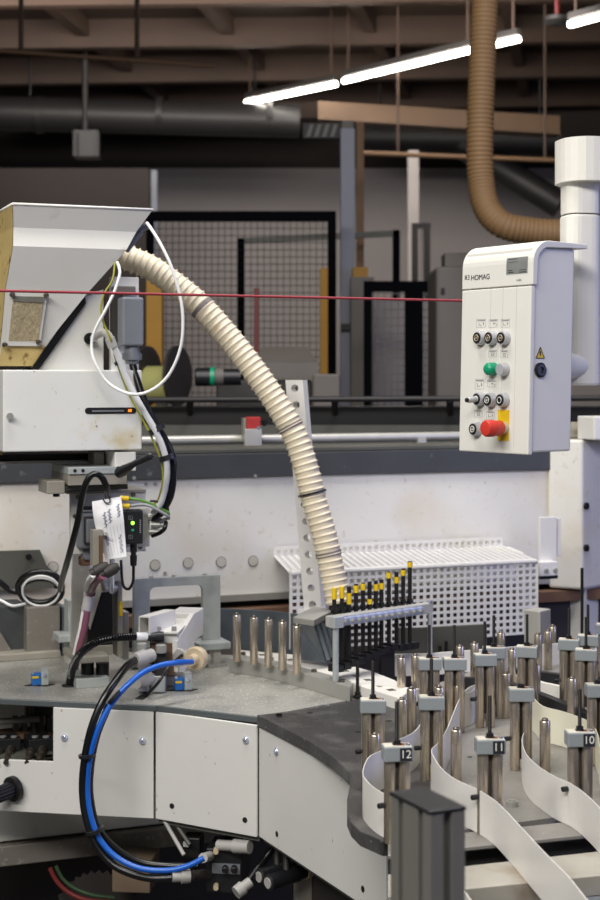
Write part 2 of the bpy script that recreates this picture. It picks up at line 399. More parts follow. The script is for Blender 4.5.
post('blue_guard_post', 328.5, 333.5, 275, 8.8, 'navy', 'thin dark blue post beside the yellow fence post', 'post', .05)
post('red_marker_post', 254, 259, 288, 8.3, 'red_dark', 'short dull red post behind the mesh fence', 'post', .05)
post('yellow_machine_post', 146, 162, 272, 7.6, 'yellow_dark', 'broad yellow post behind the grey plug housing', 'post')
post('pale_pillar', 408, 419, 150, 14, 'wall_white', 'pale narrow pillar on the back wall left of the control box', 'pillar')
post('white_downpipe', 148, 157, 170, 14.5, 'column_blue', 'pale vertical pipe just right of the hopper rim', 'pipe')
t = thing('control_cabinet', 'grey cabinet with a yellow top beside the blue column', 'cabinet', Vector((P(361, 0, 9.2).x, 9.2, 0)))
p, q = P(351, 277, 9.2), P(374, 277, 9.2)
MB().box((p.x, 9.2, 0), Vector((q.x-p.x, 0, 0)), Vector((0, .2, 0)), Z*p.z).build('body', m['machine_grey'], t)
p, q = P(353, 277, 9.2), P(368, 267, 9.2); MB().box((p.x, 9.21, p.z), Vector((q.x-p.x, 0, 0)), Vector((0, .15, 0)), Z*(q.z-p.z)).build('lid', m['yellow_dark'], t)
t = thing('black_gate', 'black framed gate with pale mesh panel left of the control box', 'gate', Vector((P(400, 0, 8.6).x, 8.6, 0)))
p, q = P(364, 281, 8.6), P(436, 281, 8.6)
MB().box((p.x, 8.6, p.z-.06), Vector((q.x-p.x, 0, 0)), Vector((0, .06, 0)), Z*.06).build('top_rail', m['navy'], t)
for x0, x1 in ((364, 372), (405, 423), (431, 437)):
    a, bq = P(x0, 281, 8.6), P(x1, 281, 8.6); MB().box((a.x, 8.6, 0), Vector((bq.x-a.x, 0, 0)), Vector((0, .055, 0)), Z*(a.z-.06)).build('post', m['navy'], t)
a, bq = P(371, 290, 8.62), P(432, 290, 8.62); MB().lattice((a.x, 8.62, .3), Vector((bq.x-a.x, 0, 0)), Z*(a.z-.32), 9, 40, .12, (0, 1, 0), .004).build('wire_mesh', m['machine_grey'], t)
t = thing('pale_cabinet', 'tall pale grey panel standing behind the black gate', 'cabinet', Vector((P(392, 0, 10).x, 10, 0)))
a, bq = P(372, 300, 10), P(432, 300, 10); MB().box((a.x, 10, 0), Vector((bq.x-a.x, 0, 0)), Vector((0, .3, 0)), Z*a.z).build('body', m['wall_white'], t)
t = thing('grey_machine', 'dark grey machine housing left of and behind the control box', 'machine', Vector((P(455, 0, 7.5).x, 7.5, 0)))
a, bq = P(436, 266, 7.5), P(500, 266, 7.5)
MB().box((a.x, 7.5, 0), Vector((bq.x-a.x, 0, 0)), Vector((0, .5, 0)), Z*a.z).build('body', m['machine_grey'], t, .02)
MB().box((a.x+.05, 7.55, a.z), Vector((.18, 0, 0)), Vector((0, .2, 0)), Z*.07).build('top_box', m['machine_grey'], t)
MB().box(P(441, 294, 7.49), Vector((.018, 0, 0)), Vector((0, .02, 0)), Z*.03).build('latch', m['black_metal'], t)
t = thing('dark_frame_stand', 'dark upright frame standing behind the pale pillar', 'frame', Vector((P(420, 0, 12).x, 12, 0)))
for x in (412, 424): 
    a = P(x, 228, 12); MB().box((a.x, 12, 0), Vector((.05, 0, 0)), Vector((0, .05, 0)), Z*a.z).build('post', m['machine_dark'], t)
a = P(412, 228, 12); MB().box((a.x, 12, a.z), Vector((.15, 0, 0)), Vector((0, .05, 0)), Z*.04).build('top_rail', m['machine_dark'], t)
post('dark_partition', -40, 149, 168, 13.5, 'wall_dark', 'dark grey partition behind and above the hopper', 'partition', .2)

# ---------------------------------------------------------------- rear side of the machine seen over the white wall
def rearbox(name, x0, y0, x1, y1, Y, d, mat, label, cat, zdown=None):
    p, q = P(x0, y1, Y), P(x1, y0, Y); z0 = 0 if zdown is None else p.z
    return solo(MB().box((p.x, Y, z0), Vector((q.x-p.x, 0, 0)), Vector((0, d, 0)), Z*(q.z-z0)), name, mat, label, cat, None, .006)
t = thing('rear_conveyor', 'long dark rear conveyor beam running across behind the white wall', 'conveyor', Vector((0, 6.0, 0)))
for (y0, y1, mt, d, nm) in ((407, 425, 'black_metal', .3, 'side_beam'), (425, 470, 'olive_grey', .28, 'lower_panel')):
    p, q = P(120, y1, 6.0), P(620, y0, 6.0); MB().box((p.x, 6.0, p.z), Vector((q.x-p.x, 0, 0)), Vector((0, d, 0)), Z*(q.z-p.z)).build(nm, m[mt], t)
MB().cyl(P(120, 400, 5.9), P(620, 398, 5.9), .012, 10).build('handrail', m['duct'], t)
for x in (190, 335, 450): q = P(x, 399, 5.9); MB().cyl(q, P(x, 415, 6.02), .014, 8).build('bracket', m['machine_dark'], t)
p, q = P(160, 470, 6.05), P(600, 470, 6.05)
for x in (170, 420, 600): q = P(x, 470, 6.08); MB().box((q.x, 6.08, 0), Vector((.08, 0, 0)), Vector((0, .1, 0)), Z*(q.z)).build('leg', m['machine_dark'], t)
t = thing('drive_unit', 'dark machine unit with a sloping grey hood behind the cream hose', 'machine', Vector((P(285, 0, 6.6).x, 6.6, 0)))
p, q = P(216, 400, 6.6), P(312, 380, 6.6)
MB().box((p.x, 6.6, 0), Vector((q.x-p.x, 0, 0)), Vector((0, .35, 0)), Z*q.z).build('body', m['machine_dark'], t, .01)
a, bq, c, d = P(252, 362, 6.58), P(317, 363, 6.58), P(308, 347, 6.75), P(262, 347, 6.75)
MB().hexa([a-Z*.07, bq-Z*.07, c-Z*.09, d-Z*.09, a, bq, c, d]).build('hood', m['machine_grey'], t)
p, q = P(313, 402, 6.5), P(340, 374, 6.5); MB().box((p.x, 6.5, 0), Vector((q.x-p.x, 0, 0)), Vector((0, .25, 0)), Z*q.z).build('side_box', m['machine_grey'], t, .008)
t = thing('drive_motor', 'dark cylindrical motor with a teal band left of the hood', 'motor', P(215, 376, 6.2))
MB().lathe(P(195, 377, 6.2), Vector((1, .05, 0)), [(0, .03), (.005, .038), (.07, .038), (.072, .034), (.19, .034)]).build('casing', m['black_plastic'], t)
MB().lathe(P(210, 376.6, 6.2), Vector((1, .05, 0)), [(0, .04), (.018, .04)]).build('band', m['green'], t)
MB().lathe(P(215, 376.4, 6.2), Vector((1, .05, 0)), [(0, .037), (.035, .037)]).build('sleeve', m['machine_grey'], t)
MB().box(P(205, 372, 6.22), Vector((.03, 0, 0)), Vector((0, .38, 0)), Z*.02).build('mount', m['machine_dark'], t)
t = thing('foil_roll', 'pale yellow foil roll between two dark discs behind the white cable loop', 'roll', P(155, 385, 6.7))
ax = Vector((.93, -.37, 0))
MB().lathe(P(145, 385, 6.75), ax, [(0, .085), (.16, .085)], 28).build('roll', m['film_yellow'], t)
for x, dy in ((146, .05), (176, -.03)): MB().lathe(P(x, 376, 6.7+dy), ax, [(0, .135), (.014, .135)], 32).build('flange', m['machine_dark'], t)
p = P(156, 383, 6.7); MB().box((p.x, 6.68, 0), Vector((.05, 0, 0)), Vector((0, .05, 0)), Z*(p.z)).build('stand', m['machine_dark'], t)

# ---------------------------------------------------------------- the white machine body
W0 = 4.6
def wp(x, y, off=0): return PW(x, y, W0+off/math.cos(A))
t = thing('edge_banding_machine', 'long white machine body with a dark rail along its top', 'machine', PW(200, 600, W0).xy.to_3d())
zt_, zb_ = wp(300, 476).z, 1.004; zr = wp(300, 452).z
xl, xr = wp(-60, 500), wp(640, 500); Lw = (xr-xl).xy.length; o = Vector((xl.x, xl.y, 0))
MB().box(o+Z*zb_, U*Lw, V*.02, Z*(zt_-zb_)).build('side_panel', m['panel_white'], t)
MB().box(o+Z*zt_-V*.012, U*Lw, V*.045, Z*(zr-zt_)).build('dark_rail', m['dark_rail'], t, .003)
MB().box(o+Z*(zr+.001)+V*.0, U*Lw, V*.20, Z*.012).build('top_ledge', m['olive_grey'], t, .002)
MB().box(o+V*.05, U*Lw, V*.35, Z*(zb_+.3)).build('core', m['machine_dark'], t)
for x, y in ((155, 565), (188, 563), (221, 562), (253, 561), (53, 567)):
    MB().lathe(wp(x, y)-V*.0, -V, [(-.002, .0165), (.0015, .0165)], 18).build('plug_rim', m['machine_grey'], t); MB().lathe(wp(x, y)-V*.0015, -V, [(-.002, .0145), (.002, .0145), (.002, .012)], 18).build('hole_plug', m['plug_beige'], t)
for x, y in ((165, 573), (254, 476), (133, 478), (146, 484), (155, 484)):
    MB().lathe(wp(x, y)+V*.001-V*(.012 if y < 480 else 0), -V, [(0, .006), (.004, .005)], 10).build('screw', m['steel'], t)
yb = .962
MB().box(o+Z*.984-V*.012, U*Lw, V*.03, Z*.0195).build('sill', m['steel'], t)
MB().box(o+Z*.930-V*.05, U*Lw, V*.07, Z*.034).build('brown_bar', m['brown_bar'], t)
MB().box(o-V*.02, U*Lw, V*.04, Z*.930).build('lower_panel', m['machine_dark'], t)
# support rail tube over the wall
t = thing('round_rail', 'round white rail running along above the white machine body', 'rail', PW(300, 439, 4.9))
a, bq = PW(130, 441, 4.95), PW(470, 436, 4.95); bq.z = a.z = (a.z+bq.z)/2
MB().cyl(a-U*.1, bq+U*.6, .0150, 16).build('tube', m['alu'], t)
for x in (60, 135, 420): q = PW(x, 439, 4.95); q.z = a.z; MB().box(q-Z*.075-U*.015-V*.018, U*.03, V*.036, Z*.07).build('bracket', m['alu'], t)
t = thing('limit_switch', 'small red switch on a metal bracket behind the cream hose', 'switch', PW(255, 432, 4.82))
MB().fbox(247, 417, 261, 429, 4.84, .03).build('body', m['switch_red'], t, .003)
MB().fbox(245, 429, 262, 452, 4.83, .015).build('bracket', m['alu'], t, .002)
MB().fbox(243.5, 418, 246, 442, 4.84, .02).build('side_plate', m['steel'], t)
MB().lathe(PW(263, 423, 4.80), -V, [(0, .010), (.014, .010), (.014, .006), (.02, .006)], 14).build('roller', m['black_metal'], t)
MB().lathe(PW(258, 428, 4.80), -V, [(0, .006), (.01, .006)], 10).build('nut', m['chrome'], t)

# right hand cabinet
t = thing('drive_cabinet', 'white cabinet with two black plugs at the far right of the machine', 'cabinet', PW(575, 590, 4.45).xy.to_3d())
c0 = PW(582, 590, 4.5); c1 = PW(582, 440, 4.5)
aL = (PW(553, 590, 4.56)-c0); aL.z = 0; ang = Vector((.42, .45, 0)).normalized()
lf = Vector((-.88, .47, 0)).normalized()
MB().prism([c0, c0+lf*.115, c0+lf*.115+ang*.6, c0+ang*.6], Z*(c1.z-c0.z)).build('body', m['panel_white'], t, .008)
for y in (506, 548): 
    q = P(586.5, y, c0.y+.008); MB().lathe(q, ang.cross(Z)*1, [(-.004, .0115), (.004, .0115), (.004, .007)], 16).build('black_plug', m['black_metal'], t)
MB().prism([c0+Z*(-c0.z)+lf*.02+ang*.05, c0+Z*(-c0.z)+lf*.10+ang*.05, c0+Z*(-c0.z)+lf*.10+ang*.3, c0+Z*(-c0.z)+lf*.02+ang*.3], Z*c0.z).build('pedestal', m['panel_white'], t)
MB().cyl(c0+Z*(c1.z-c0.z+.028)+lf*.09+ang*.05, c0+Z*(c1.z-c0.z+.028)+lf*.09+ang*.05+U*.5, .028, 16).build('top_roller', m['alu_light'], t)
q = P(594, 440, 4.8); MB().box(q-U*.0, U*.3, V*.1, Z*.075).build('top_block', m['white_paint'], t, .004)
t = thing('stop_bracket', 'white upright bracket with two screws on the machine beside the guard', 'bracket', PW(549, 578, 4.35))
MB().fbox(540, 517, 557, 566, 4.62, .012).build('upright', m['white_paint'], t, .002)
MB().fbox(557, 518, 561, 556, 4.64, .05).build('flange', m['white_paint'], t, .002)
MB().fbox(540.5, 562, 558, 576, 4.58, .05).build('foot', m['white_paint'], t, .002)
MB().fbox(541, 576, 558, 579, 4.585, .16).build('pad', m['black_rubber'], t)
for x in (546, 555): MB().lathe(fpt(x, 570.5, 540.5, 558, 4.58), -V, [(0, .0075), (.006, .0065)], 12).build('screw', m['steel'], t)

# perforated guard
t = thing('perforated_guard', 'white guard of square-holed sheet folded over the machine front', 'guard', PW(400, 640, 4.2))
zg = 1.113; gl = Vector(P(291, 576, 4.02)); Yg0 = 4.27/(1+0)  # front plane through x=400
def gp(x, y): return PW(x, y, 4.27*(1-TAN*100/F))
ga, gb = gp(291, 570), gp(537, 565); Lg = (gb-ga).xy.length; ga.z = 0; zlow = .905
nA = 36
MB().lattice(ga+Z*(zlow), U*Lg, Z*(zg-zlow), nA, 11, .42, V, .003).build('front_sheet', m['white_paint'], t)
dback = .40
gbk = PW(275, 555, W0-.012)-ga; gbk.z = 0
MB().lattice(ga+Z*zg, U*Lg, gbk, nA, 20, .42, Z, .003).build('top_sheet', m['white_paint'], t)
MB().box(ga+Z*(zg-.004)-V*.003, U*Lg, V*.02, Z*.012).build('fold', m['white_paint'], t, .003)
MB().lattice(ga+Z*(zg+.004)+gbk-V*.004, U*Lg, Z*.022, nA, 1, .45, V, .003).build('back_lip', m['white_paint'], t)
MB().box(ga+Z*(zg-.012)+U*(Lg-.07)+gbk*.55, U*.10, gbk*.45, Z*.010).build('end_tab', m['white_paint'], t)
for x, y in ((483, 552),): MB().lathe(wp(x, y)-V*.03, -V, [(-.03, .01), (.006, .01)], 12).build('screw', m['alu'], t)
MB().lattice(ga+Z*(zlow)+U*(Lg), gbk*.5, Z*(zg-zlow), 12, 11, .42, U, .003).build('end_sheet', m['white_paint'], t)

# ---------------------------------------------------------------- table, skirt panels, base
tab = thing('machine_table', 'grey steel machine table with white skirt panels', 'table', Vector((-.3, 3.7, 0)))
front = [G(-40, 696), G(0, 698), G(157, 705), G(258, 716.5)]
back = [G(357, 699), G(330, 668), G(235, 655), G(62, 650), G(-40, 652)]
MB().prism([p-Z*.016 for p in front+back], Z*.016).build('table_top', m['table_steel'], tab)
ft = [p-Z*.017+Vector((0, -.004, 0)) for p in front]; n = MB()
for a, bq in zip(ft, ft[1:]): n.box(a+Z*.002, bq-a, Vector((0, .012, 0)), Z*.0145)
n.build('edge_strip', m['table_edge'], tab, .002)
zp0, zp1 = .628, .878
def panel(pl, pr, name, cut=None, inset=0):
    a, bq = pl.copy(), pr.copy(); a.z = bq.z = zp0; d = (bq-a); nn = Vector((-d.y, d.x, 0)).normalized()*.008
    if cut: 
        c, z0 = cut; L = d.normalized()*c; pts = [a, bq, bq+Z*(zp1-zp0), a+L+Z*(zp1-zp0), a+L+Z*(z0-zp0), a+Z*(z0-zp0)]
    else: pts = [a, bq, bq+Z*(zp1-zp0), a+Z*(zp1-zp0)]
    return MB().prism(pts, nn).build(name, m['skirt_white'], tab, .0015)
def onz(x, y, z): return G(x, y, z)
pA, pB = onz(-40, 703.5, .879), onz(153.5, 711, .879); pC, pD = onz(155.5, 711, .879), onz(256.5, 725, .879); pE, pF = onz(259, 729, .869), onz(386, 793.5, .869)
cutx = onz(54, 706.5, .879); zc = H-(761-HY)*cutx.y/F
panel(pA, pB, 'skirt_panel', ((cutx-pA).length, zc)); panel(pC, pD, 'skirt_panel'); zp1 = .873; panel(pE, pF, 'skirt_panel')
def on_panel(x, y, a, b): 
    s = (x-300)/F; d = b-a; t_ = (s*a.y-a.x)/(d.x-s*d.y); q = a+d*t_; return Vector((q.x, q.y, H-(y-HY)*q.y/F))
for (x, y, a, bq) in ((64.5, 737.5, pA, pB), (142.5, 741, pA, pB), (246, 740, pC, pD), (277, 751.5, pE, pF)):
    q = on_panel(x, y, a, bq); d = bq-a; nn = Vector((d.y, -d.x, 0)).normalized()
    MB().lathe(q, nn, [(0, .0085), (.003, .0085), (.007, .004)], 14).build('screw', m['chrome'], tab)
for (x, y, a, bq) in ((172, 806, pC, pD), (245, 820, pC, pD), (277, 834, pE, pF), (363, 889, pE, pF)):
    q = on_panel(x, y, a, bq); d = bq-a; nn = Vector((d.y, -d.x, 0)).normalized()
    MB().lathe(q, nn, [(-.001, .0065), (.001, .0065)], 12).build('screw_hole', m['black_gap'], tab)
# lower trim strip under panels, frame beam and plinth
n = MB()
for a, bq in ((pC, pD), (pE, pF)):
    d = (bq-a); nn = Vector((-d.y, d.x, 0)).normalized(); q = a.copy(); q.z = zp0-.012; n.box(q+nn*.012, Vector((d.x, d.y, 0)), nn*.03, Z*.012)
n.build('lower_rail', m['olive_grey'], tab)
bp = G(-60, 872, .39); bp = P(-60, 862, 3.62)
MB().box(bp+V*.02+Z*.025, U*.75, V*.12, Z*.13).build('frame_beam', m['hopper_grey'], tab, .004)
MB().box(bp-Z*.03, U*.75, V*.14, Z*.05).build('frame_flange', m['taupe'], tab, .003)
MB().box(Vector((-1.0, 3.85, 0)), U*1.5, V*.3, Z*.87).build('pedestal', m['machine_dark'], tab)
# open bay with valves on the left of the skirt
bay = thing('valve_manifold', 'black valve manifold with four fittings inside the skirt opening at left', 'valve', P(30, 760, 3.6))
MB().fbox(-20, 700, 60, 762, 3.86, .02).build('bay_back', m['alu'], bay)
MB().box(P(-20, 761, 3.54), U*.19, V*.2, Z*.006).build('bay_floor', m['olive_grey'], bay)
for x in (9, 41):
    MB().fbox(x-12, 739, x+12, 758, 3.60, .07).build('valve_block', m['black_plastic'], bay, .002)
    for dx in (-6, 5):
        q = P(x+dx, 751, 3.58)
        MB().lathe(q+V*.03, -V+Vector((-.4, 0, -.3)), [(0, .011), (.03, .011), (.03, .008), (.05, .009), (.05, .006), (.065, .006)], 12).build('fitting', m['pin_cap'], bay)
        MB().cyl(P(x+dx, 742, 3.62), P(x+dx, 736, 3.62), .008, 10).build('nipple', m['steel'], bay)
MB().fbox(-20, 735, 54, 739.5, 3.66, .08).build('bracket_plate', m['rust'], bay)
for x in (17, 25, 42, 50): MB().fbox(x-2.5, 718, x+2.5, 737, 3.70, .03).build('bar', m['olive_grey'], bay)
MB().cyl(P(-10, 722, 3.66), P(40, 719, 3.66), .008, 10).build('pipe', m['machine_grey'], bay)
MB().cyl(P(34, 705, 3.68), P(35, 738, 3.68), .011, 10).build('pipe', m['black_metal'], bay)
MB().fbox(26, 704, 54, 717, 3.75, .02).build('shield', m['olive_grey'], bay)
t = thing('adjusting_knob', 'black ribbed knob on the skirt at the left edge', 'knob', on_panel(12, 788, pA, pB))
q = on_panel(15, 788, pA, pB); ax = (-V+Vector((-1.1, 0, -.12)))
MB().lathe(q, ax, [(0, .03), (.012, .03), (.014, .026)], 22).build('base_ring', m['black_metal'], t)
n = MB().lathe(q, ax, [(.012, .018), (.075, .016), (.078, .012)], 20)
for i in range(14):
    a_ = 2*math.pi*i/14; e1 = ax.normalized().cross(Z).normalized(); e2 = ax.normalized().cross(e1)
    r_ = e1*math.cos(a_)+e2*math.sin(a_); n.cyl(q+ax.normalized()*.016+r_*.018, q+ax.normalized()*.072+r_*.016, .0025, 6)
n.build('ribbed_grip', m['black_plastic'], t)
MB().lathe(q, ax, [(.078, .011), (.081, .011)], 16).build('end_disc', m['steel'], t)

# ---------------------------------------------------------------- magazine plates and rails
t = thing('magazine_plate', 'black worn magazine plate with a curved front edge beside the grey table', 'plate', G(330, 760, ZM))
out = [(257, 715), (285, 729), (310, 742), (330, 755.5), (343, 766), (350, 773), (352, 780), (349, 789), (347, 799), (347, 812), (351, 822), (360, 831), (383, 841), (430, 834.5), (430, 700), (400, 686), (358, 699), (325, 707)]
MB().prism([G(x, y, ZM)-Z*.0255 for x, y in out], Z*.0255).build('plate', m['plate_black'], t, .0015)
for x, y in ((280, 717), (376, 694), (389, 721), (358, 732), (310, 713)):
    MB().lathe(G(x, y, ZM), Z, [(-.001, .007), (.0005, .007)], 12).build('screw_hole', m['black_gap'], t)
MB().lathe(G(279, 716, ZM), Z, [(0, .007), (.006, .007)], 10).build('screw', m['black_metal'], t)
t = thing('magazine_table', 'grey slotted magazine table under the guide posts', 'table', G(520, 780, ZM).xy.to_3d())
MB().prism([G(x, y, ZM)-Z*.018 for x, y in ((430.2, 834), (640, 806), (720, 790), (720, 668), (600, 662), (480, 668), (430.2, 686))], Z*.018).build('plate', m['plate_grey'], t)
def fstrip(l0, r0, l1, r1, z, th, nm, mt):
    MB().prism([q-Z*th for q in (G(388, l1, z), G(660, r1, z), G(660, r0, z), G(388, l0, z))], Z*th).build(nm, m[mt], t, .001)
def ln(y465, slope): return y465+77*slope, y465-195*slope
l0, r0 = ln(832.5, .105); l1, r1 = ln(847.5, .105); fstrip(l0, r0, l1, r1, ZM, .006, 'slotted_strip', 'plate_grey')
l2, r2 = ln(866, .11); l3, r3 = ln(889, .10); fstrip(l2, r2, l3, r3, ZM, .03, 'front_rail', 'alu_light')
l4, r4 = ln(824, .105); fstrip(l4, r4, l2, r2, ZM-.03, .01, 'channel', 'black_gap')
a, bq = G(388, l3, ZM), G(660, r3, ZM); MB().prism([a-Z*.5, bq-Z*.5, bq-Z*.031, a-Z*.031], V*.004).build('front_sheet', m['galvanised'], t)
MB().box(Vector((.2, 2.9, 0)), U*.5, V*.6, Z*.87).build('pedestal', m['machine_dark'], t)
for x, y in ((470, 757), (463, 722)): MB().lathe(G(x, y, ZM), Z, [(-.001, .005), (.0005, .005)], 10).build('screw_hole', m['black_gap'], t)
t = solo(MB().lathe(G(512, 806, ZM), Z, [(0, .011), (.009, .011), (.009, .006), (.011, .006)], 14), 'cap_screw', 'steel', 'steel cap screw on the grey plate between posts 11 and 10', 'screw')
solo(MB().lathe(G(471, 722, ZM), Z, [(0, .011), (.009, .011), (.009, .006), (.011, .006)], 14), 'cap_screw', 'steel', 'small steel cap screw on the plate left of the post above number 11', 'screw')

# curved guide rails behind the posts
def ribb(pts, z0, z1, t_, name, mat, label, cat, zr=ZM): return solo(MB().ribbon(spline([G(x, y, zr) for x, y in pts], .02), z0, z1, t_), name, mat, label, cat)
zw = .928
solo(MB().prism([G(x, y, zw)-Z*.03 for x, y in ((238, 653.5), (262, 658), (285, 663), (310, 669.5), (335, 676), (352, 682), (358, 685), (400, 698), (410, 690), (395, 680), (372, 671), (345, 664), (300, 655), (240, 650))], Z*.03), 'white_guide_rail', 'strip_white', 'white curved plastic rail behind the steel kerb and under the rod rack', 'rail', None, .002)
solo(MB().ribbon(spline([G(352, 694, ZM), G(375, 697, ZM), G(400, 700, ZM), G(418, 702, ZM)], .02), ZM, .93, .014), 'white_feed_rail', 'strip_white', 'white plastic rail between the rod rack and the guide posts', 'rail')
solo(MB().ribbon([G(395, 668, ZM), G(420, 668, ZM), G(486, 664, ZM)], ZM, 1.005, .012), 'dark_back_plate', 'olive_grey', 'dark grey plate standing in front of the white guard', 'plate')
solo(MB().ribbon([G(395, 676, ZM), G(430, 675, ZM), G(500, 669, ZM), G(560, 664, ZM)], ZM, .955, .008), 'pale_back_strip', 'strip_white', 'pale strip standing in front of the dark plate behind the posts', 'strip')
def rail(pts, h, th_, off, name, mat, label):
    return solo(MB().ribbon(spline([G(x, y, ZM)+Vector((0, off, 0)) for x, y in pts], .03), ZM, ZM+h, th_), name, mat, label, 'rail')
rail([(455, 690), (480, 690), (510, 695), (541, 706), (565, 716), (615, 738)], .028, .02, .01, 'black_guide_rail', 'black_plastic', 'thick black curved rail crossing behind the guide posts at right')
rail([(500, 686), (525, 691), (545, 697), (570, 702), (615, 712)], .032, .012, .01, 'white_guide_strip', 'strip_white', 'pale rail between the two black rails at right')
rail([(515, 681), (545, 685), (570, 688), (620, 694)], .03, .02, .01, 'black_guide_rail', 'black_plastic', 'rear thinner black rail behind the pale rail at right')
MB_ = MB().fbox(540, 610, 551, 644, 4.0, .05, A+.5); solo(MB_, 'blue_tinted_block', 'alu', 'upright metal block between the guard corner and the steel pins', 'block', None, .003)

for x, y in ((262, 655), (290, 660), (345, 671), (356, 676), (368, 680), (380, 686), (391, 690)):
    q = G(x, y, .928); MB().cbox(q-Z*.0002, .016, .02, .0012, A).build('slot', m['olive_grey'], bpy.data.objects['white_guide_rail'])
# ---------------------------------------------------------------- edge band strips
ZS = .973
def sp(x, y): Y = F*(H-ZS)/(y-HY); return Vector(((x-300)*Y/F, Y, 0))
def strip(pts, label, mat='strip_white'):
    return solo(MB().ribbon(spline([sp(*p) for p in pts], .012), .901, ZS, .0014), 'edge_band', mat, label, 'edge band', 'edge bands threaded through the guide posts')
strip([(486, 683), (476, 684.5), (468, 688), (460, 698), (453, 714), (446, 731), (438, 743), (431.5, 750), (436.5, 761.7), (445, 771.7), (457, 780), (477, 789), (493, 799), (504, 809), (520, 826), (547, 855), (568, 876), (584, 896), (625, 945)], 'white edge band curving through post 11 and running to the bottom edge')
strip([(526, 728), (523, 735), (522, 741), (525, 751.7), (533, 761.7), (546.7, 771.7), (558, 778), (568, 782), (582, 791), (600, 808), (622, 836), (660, 890)], 'white edge band curving from the short-rod post into post 10')
strip([(425, 716), (415, 731), (400, 739), (384, 749), (369, 757), (362.8, 772), (367, 781), (376, 789), (385, 794), (397, 801), (414, 822), (438, 852), (463, 889), (480, 912)], 'white edge band bulging left of post 12 towards the aluminium post')
strip([(532, 696), (543, 706), (565, 712), (590, 722), (598, 735), (602, 750), (625, 770)], 'cream edge band running right behind post 10', 'strip_cream')
strip([(436, 690), (452, 694), (470, 692), (478, 684)], 'short white edge band between the rear posts left of centre')

# ---------------------------------------------------------------- guide posts
def make_post(first):
    r = bpy.data.objects.new('guide_post', None); C.objects.link(r); r.empty_display_size = .05
    for x in (-.0118, .0118):
        tb = MB().lathe((x, 0, 0), Z, [(0, .009), (.001, .0098), (.132, .0098), (.134, .009)], 20).build('tube', m['steel_pin'], r)
    MB().box(Vector((-.024, -.0155, .134)), Vector((.048, 0, 0)), Vector((0, .031, 0)), Z*.024).build('clamp_block', m['clamp_block'], r, .002)
    MB().box(Vector((-.022, -.0135, .1578)), Vector((.044, 0, 0)), Vector((0, .027, 0)), Z*.0008).build('block_top', m['clamp_top'], r)
    n = MB(); zz = .03; pts = []; rs = []
    while zz < .2285: pts += [Vector((0, .002, zz)), Vector((0, .002, zz+.0012))]; rs += [.0036, .0029]; zz += .0024
    n.tube(pts, rs, 8); n.build('threaded_rod', m['thread_black'], r)
    MB().lathe((0, .002, .1586), Z, [(0, .0085), (.0015, .0085), (.0015, .0065), (.007, .0065)], 6).build('nut', m['black_metal'], r)
    MB().lathe((.017, -.006, .1586), Z, [(0, .004), (.003, .0035)], 8).build('screw', m['chrome'], r)
    MB().lathe((-.0225, -.004, .062), Vector((-1, -.4, 0)), [(0, .0045), (.01, .0045), (.011, .003)], 10).build('thumb_screw', m['black_plastic'], r)
    return r
proto = make_post(True)
posts = [  # x, y of the block's top front edge, rotation, rod length factor, number, label
 (397, 745, .12, 1, '12', 'steel guide post with a grey block marked 12 behind the aluminium post'),
 (490, 738, .06, 1, '11', 'steel guide post with a grey block marked 11'),
 (580, 731, .05, 1, '10', 'steel guide post with a grey block marked 10 near the right edge'),
 (373, 699, .0, 1, None, 'unnumbered guide post standing left of and behind post 12'),
 (431.5, 696, .0, 1, None, 'unnumbered guide post between post 12 and post 11, second row'),
 (521, 688, .0, 0, None, 'unnumbered guide post with a cut-off short rod behind and right of post 11'),
 (598, 684, .05, 0, None, 'guide post cut by the right edge just above post 10'),
 (485, 654, .1, 1, None, 'tall guide post right of centre behind the short-rod pin row, in front of its twin'),
 (454.5, 658, .05, 1, None, 'rear guide post third from left in the back row'),
 (429.5, 658, .05, 1, None, 'leftmost guide post of the back row near the rod rack'),
 (494, 647, .1, 1, None, 'guide post half hidden behind the front one with two rods close together'),
 (527, 646, -.25, 1, None, 'guide post with a bluish block side below the guard corner'),
 (569, 639, -.25, 1, None, 'guide post with a slim rod right of the upright metal block'),
 (586, 649, -.2, 1, None, 'guide post with a dark rod just behind and above the right edge one'),
 (588, 635, -.2, 1, None, 'farthest guide post at right under the white cabinet'),
 (606, 624, -.2, 1, None, 'guide post cut by the right edge below the white cabinet')]
for i, (x, y, rz, rod, num, lab) in enumerate(posts):
    r = proto if i == 0 else copy_tree(base)
    if i == 0: base = proto
    Y = F*(H-(ZM+.158))/(y-HY); r.location = ((x-300)*Y/F, Y, ZM); r.rotation_euler = (0, 0, rz)
    tag(r, lab, 'guide post', 'guide posts on the magazine')
    if not rod:
        for ch in r.children:
            if ch.name.startswith('threaded_rod'): ch.scale = (1, 1, .72)
# number plates
bpy.context.view_layer.update()
i = 0
for o_ in [x for x in C.objects if x.name.startswith('guide_post') and x.parent is None]:
    lab = o_['label']
    for nn in ('12', '11', '10'):
        if 'marked '+nn in lab:
            off = o_.location.copy(); keep = o_.rotation_euler.z
            pl = MB().box(off+Vector((.002, -.0164, .1355)), Vector((.019, 0, 0)), Vector((0, .001, 0)), Z*.021).build('number_plate', m['ink'], o_)
            text(nn, .0185, off+Vector((.0115, -.0166, .146)), (1, 0, 0), (0, 0, 1), m['label_white'], 'numeral', pl)
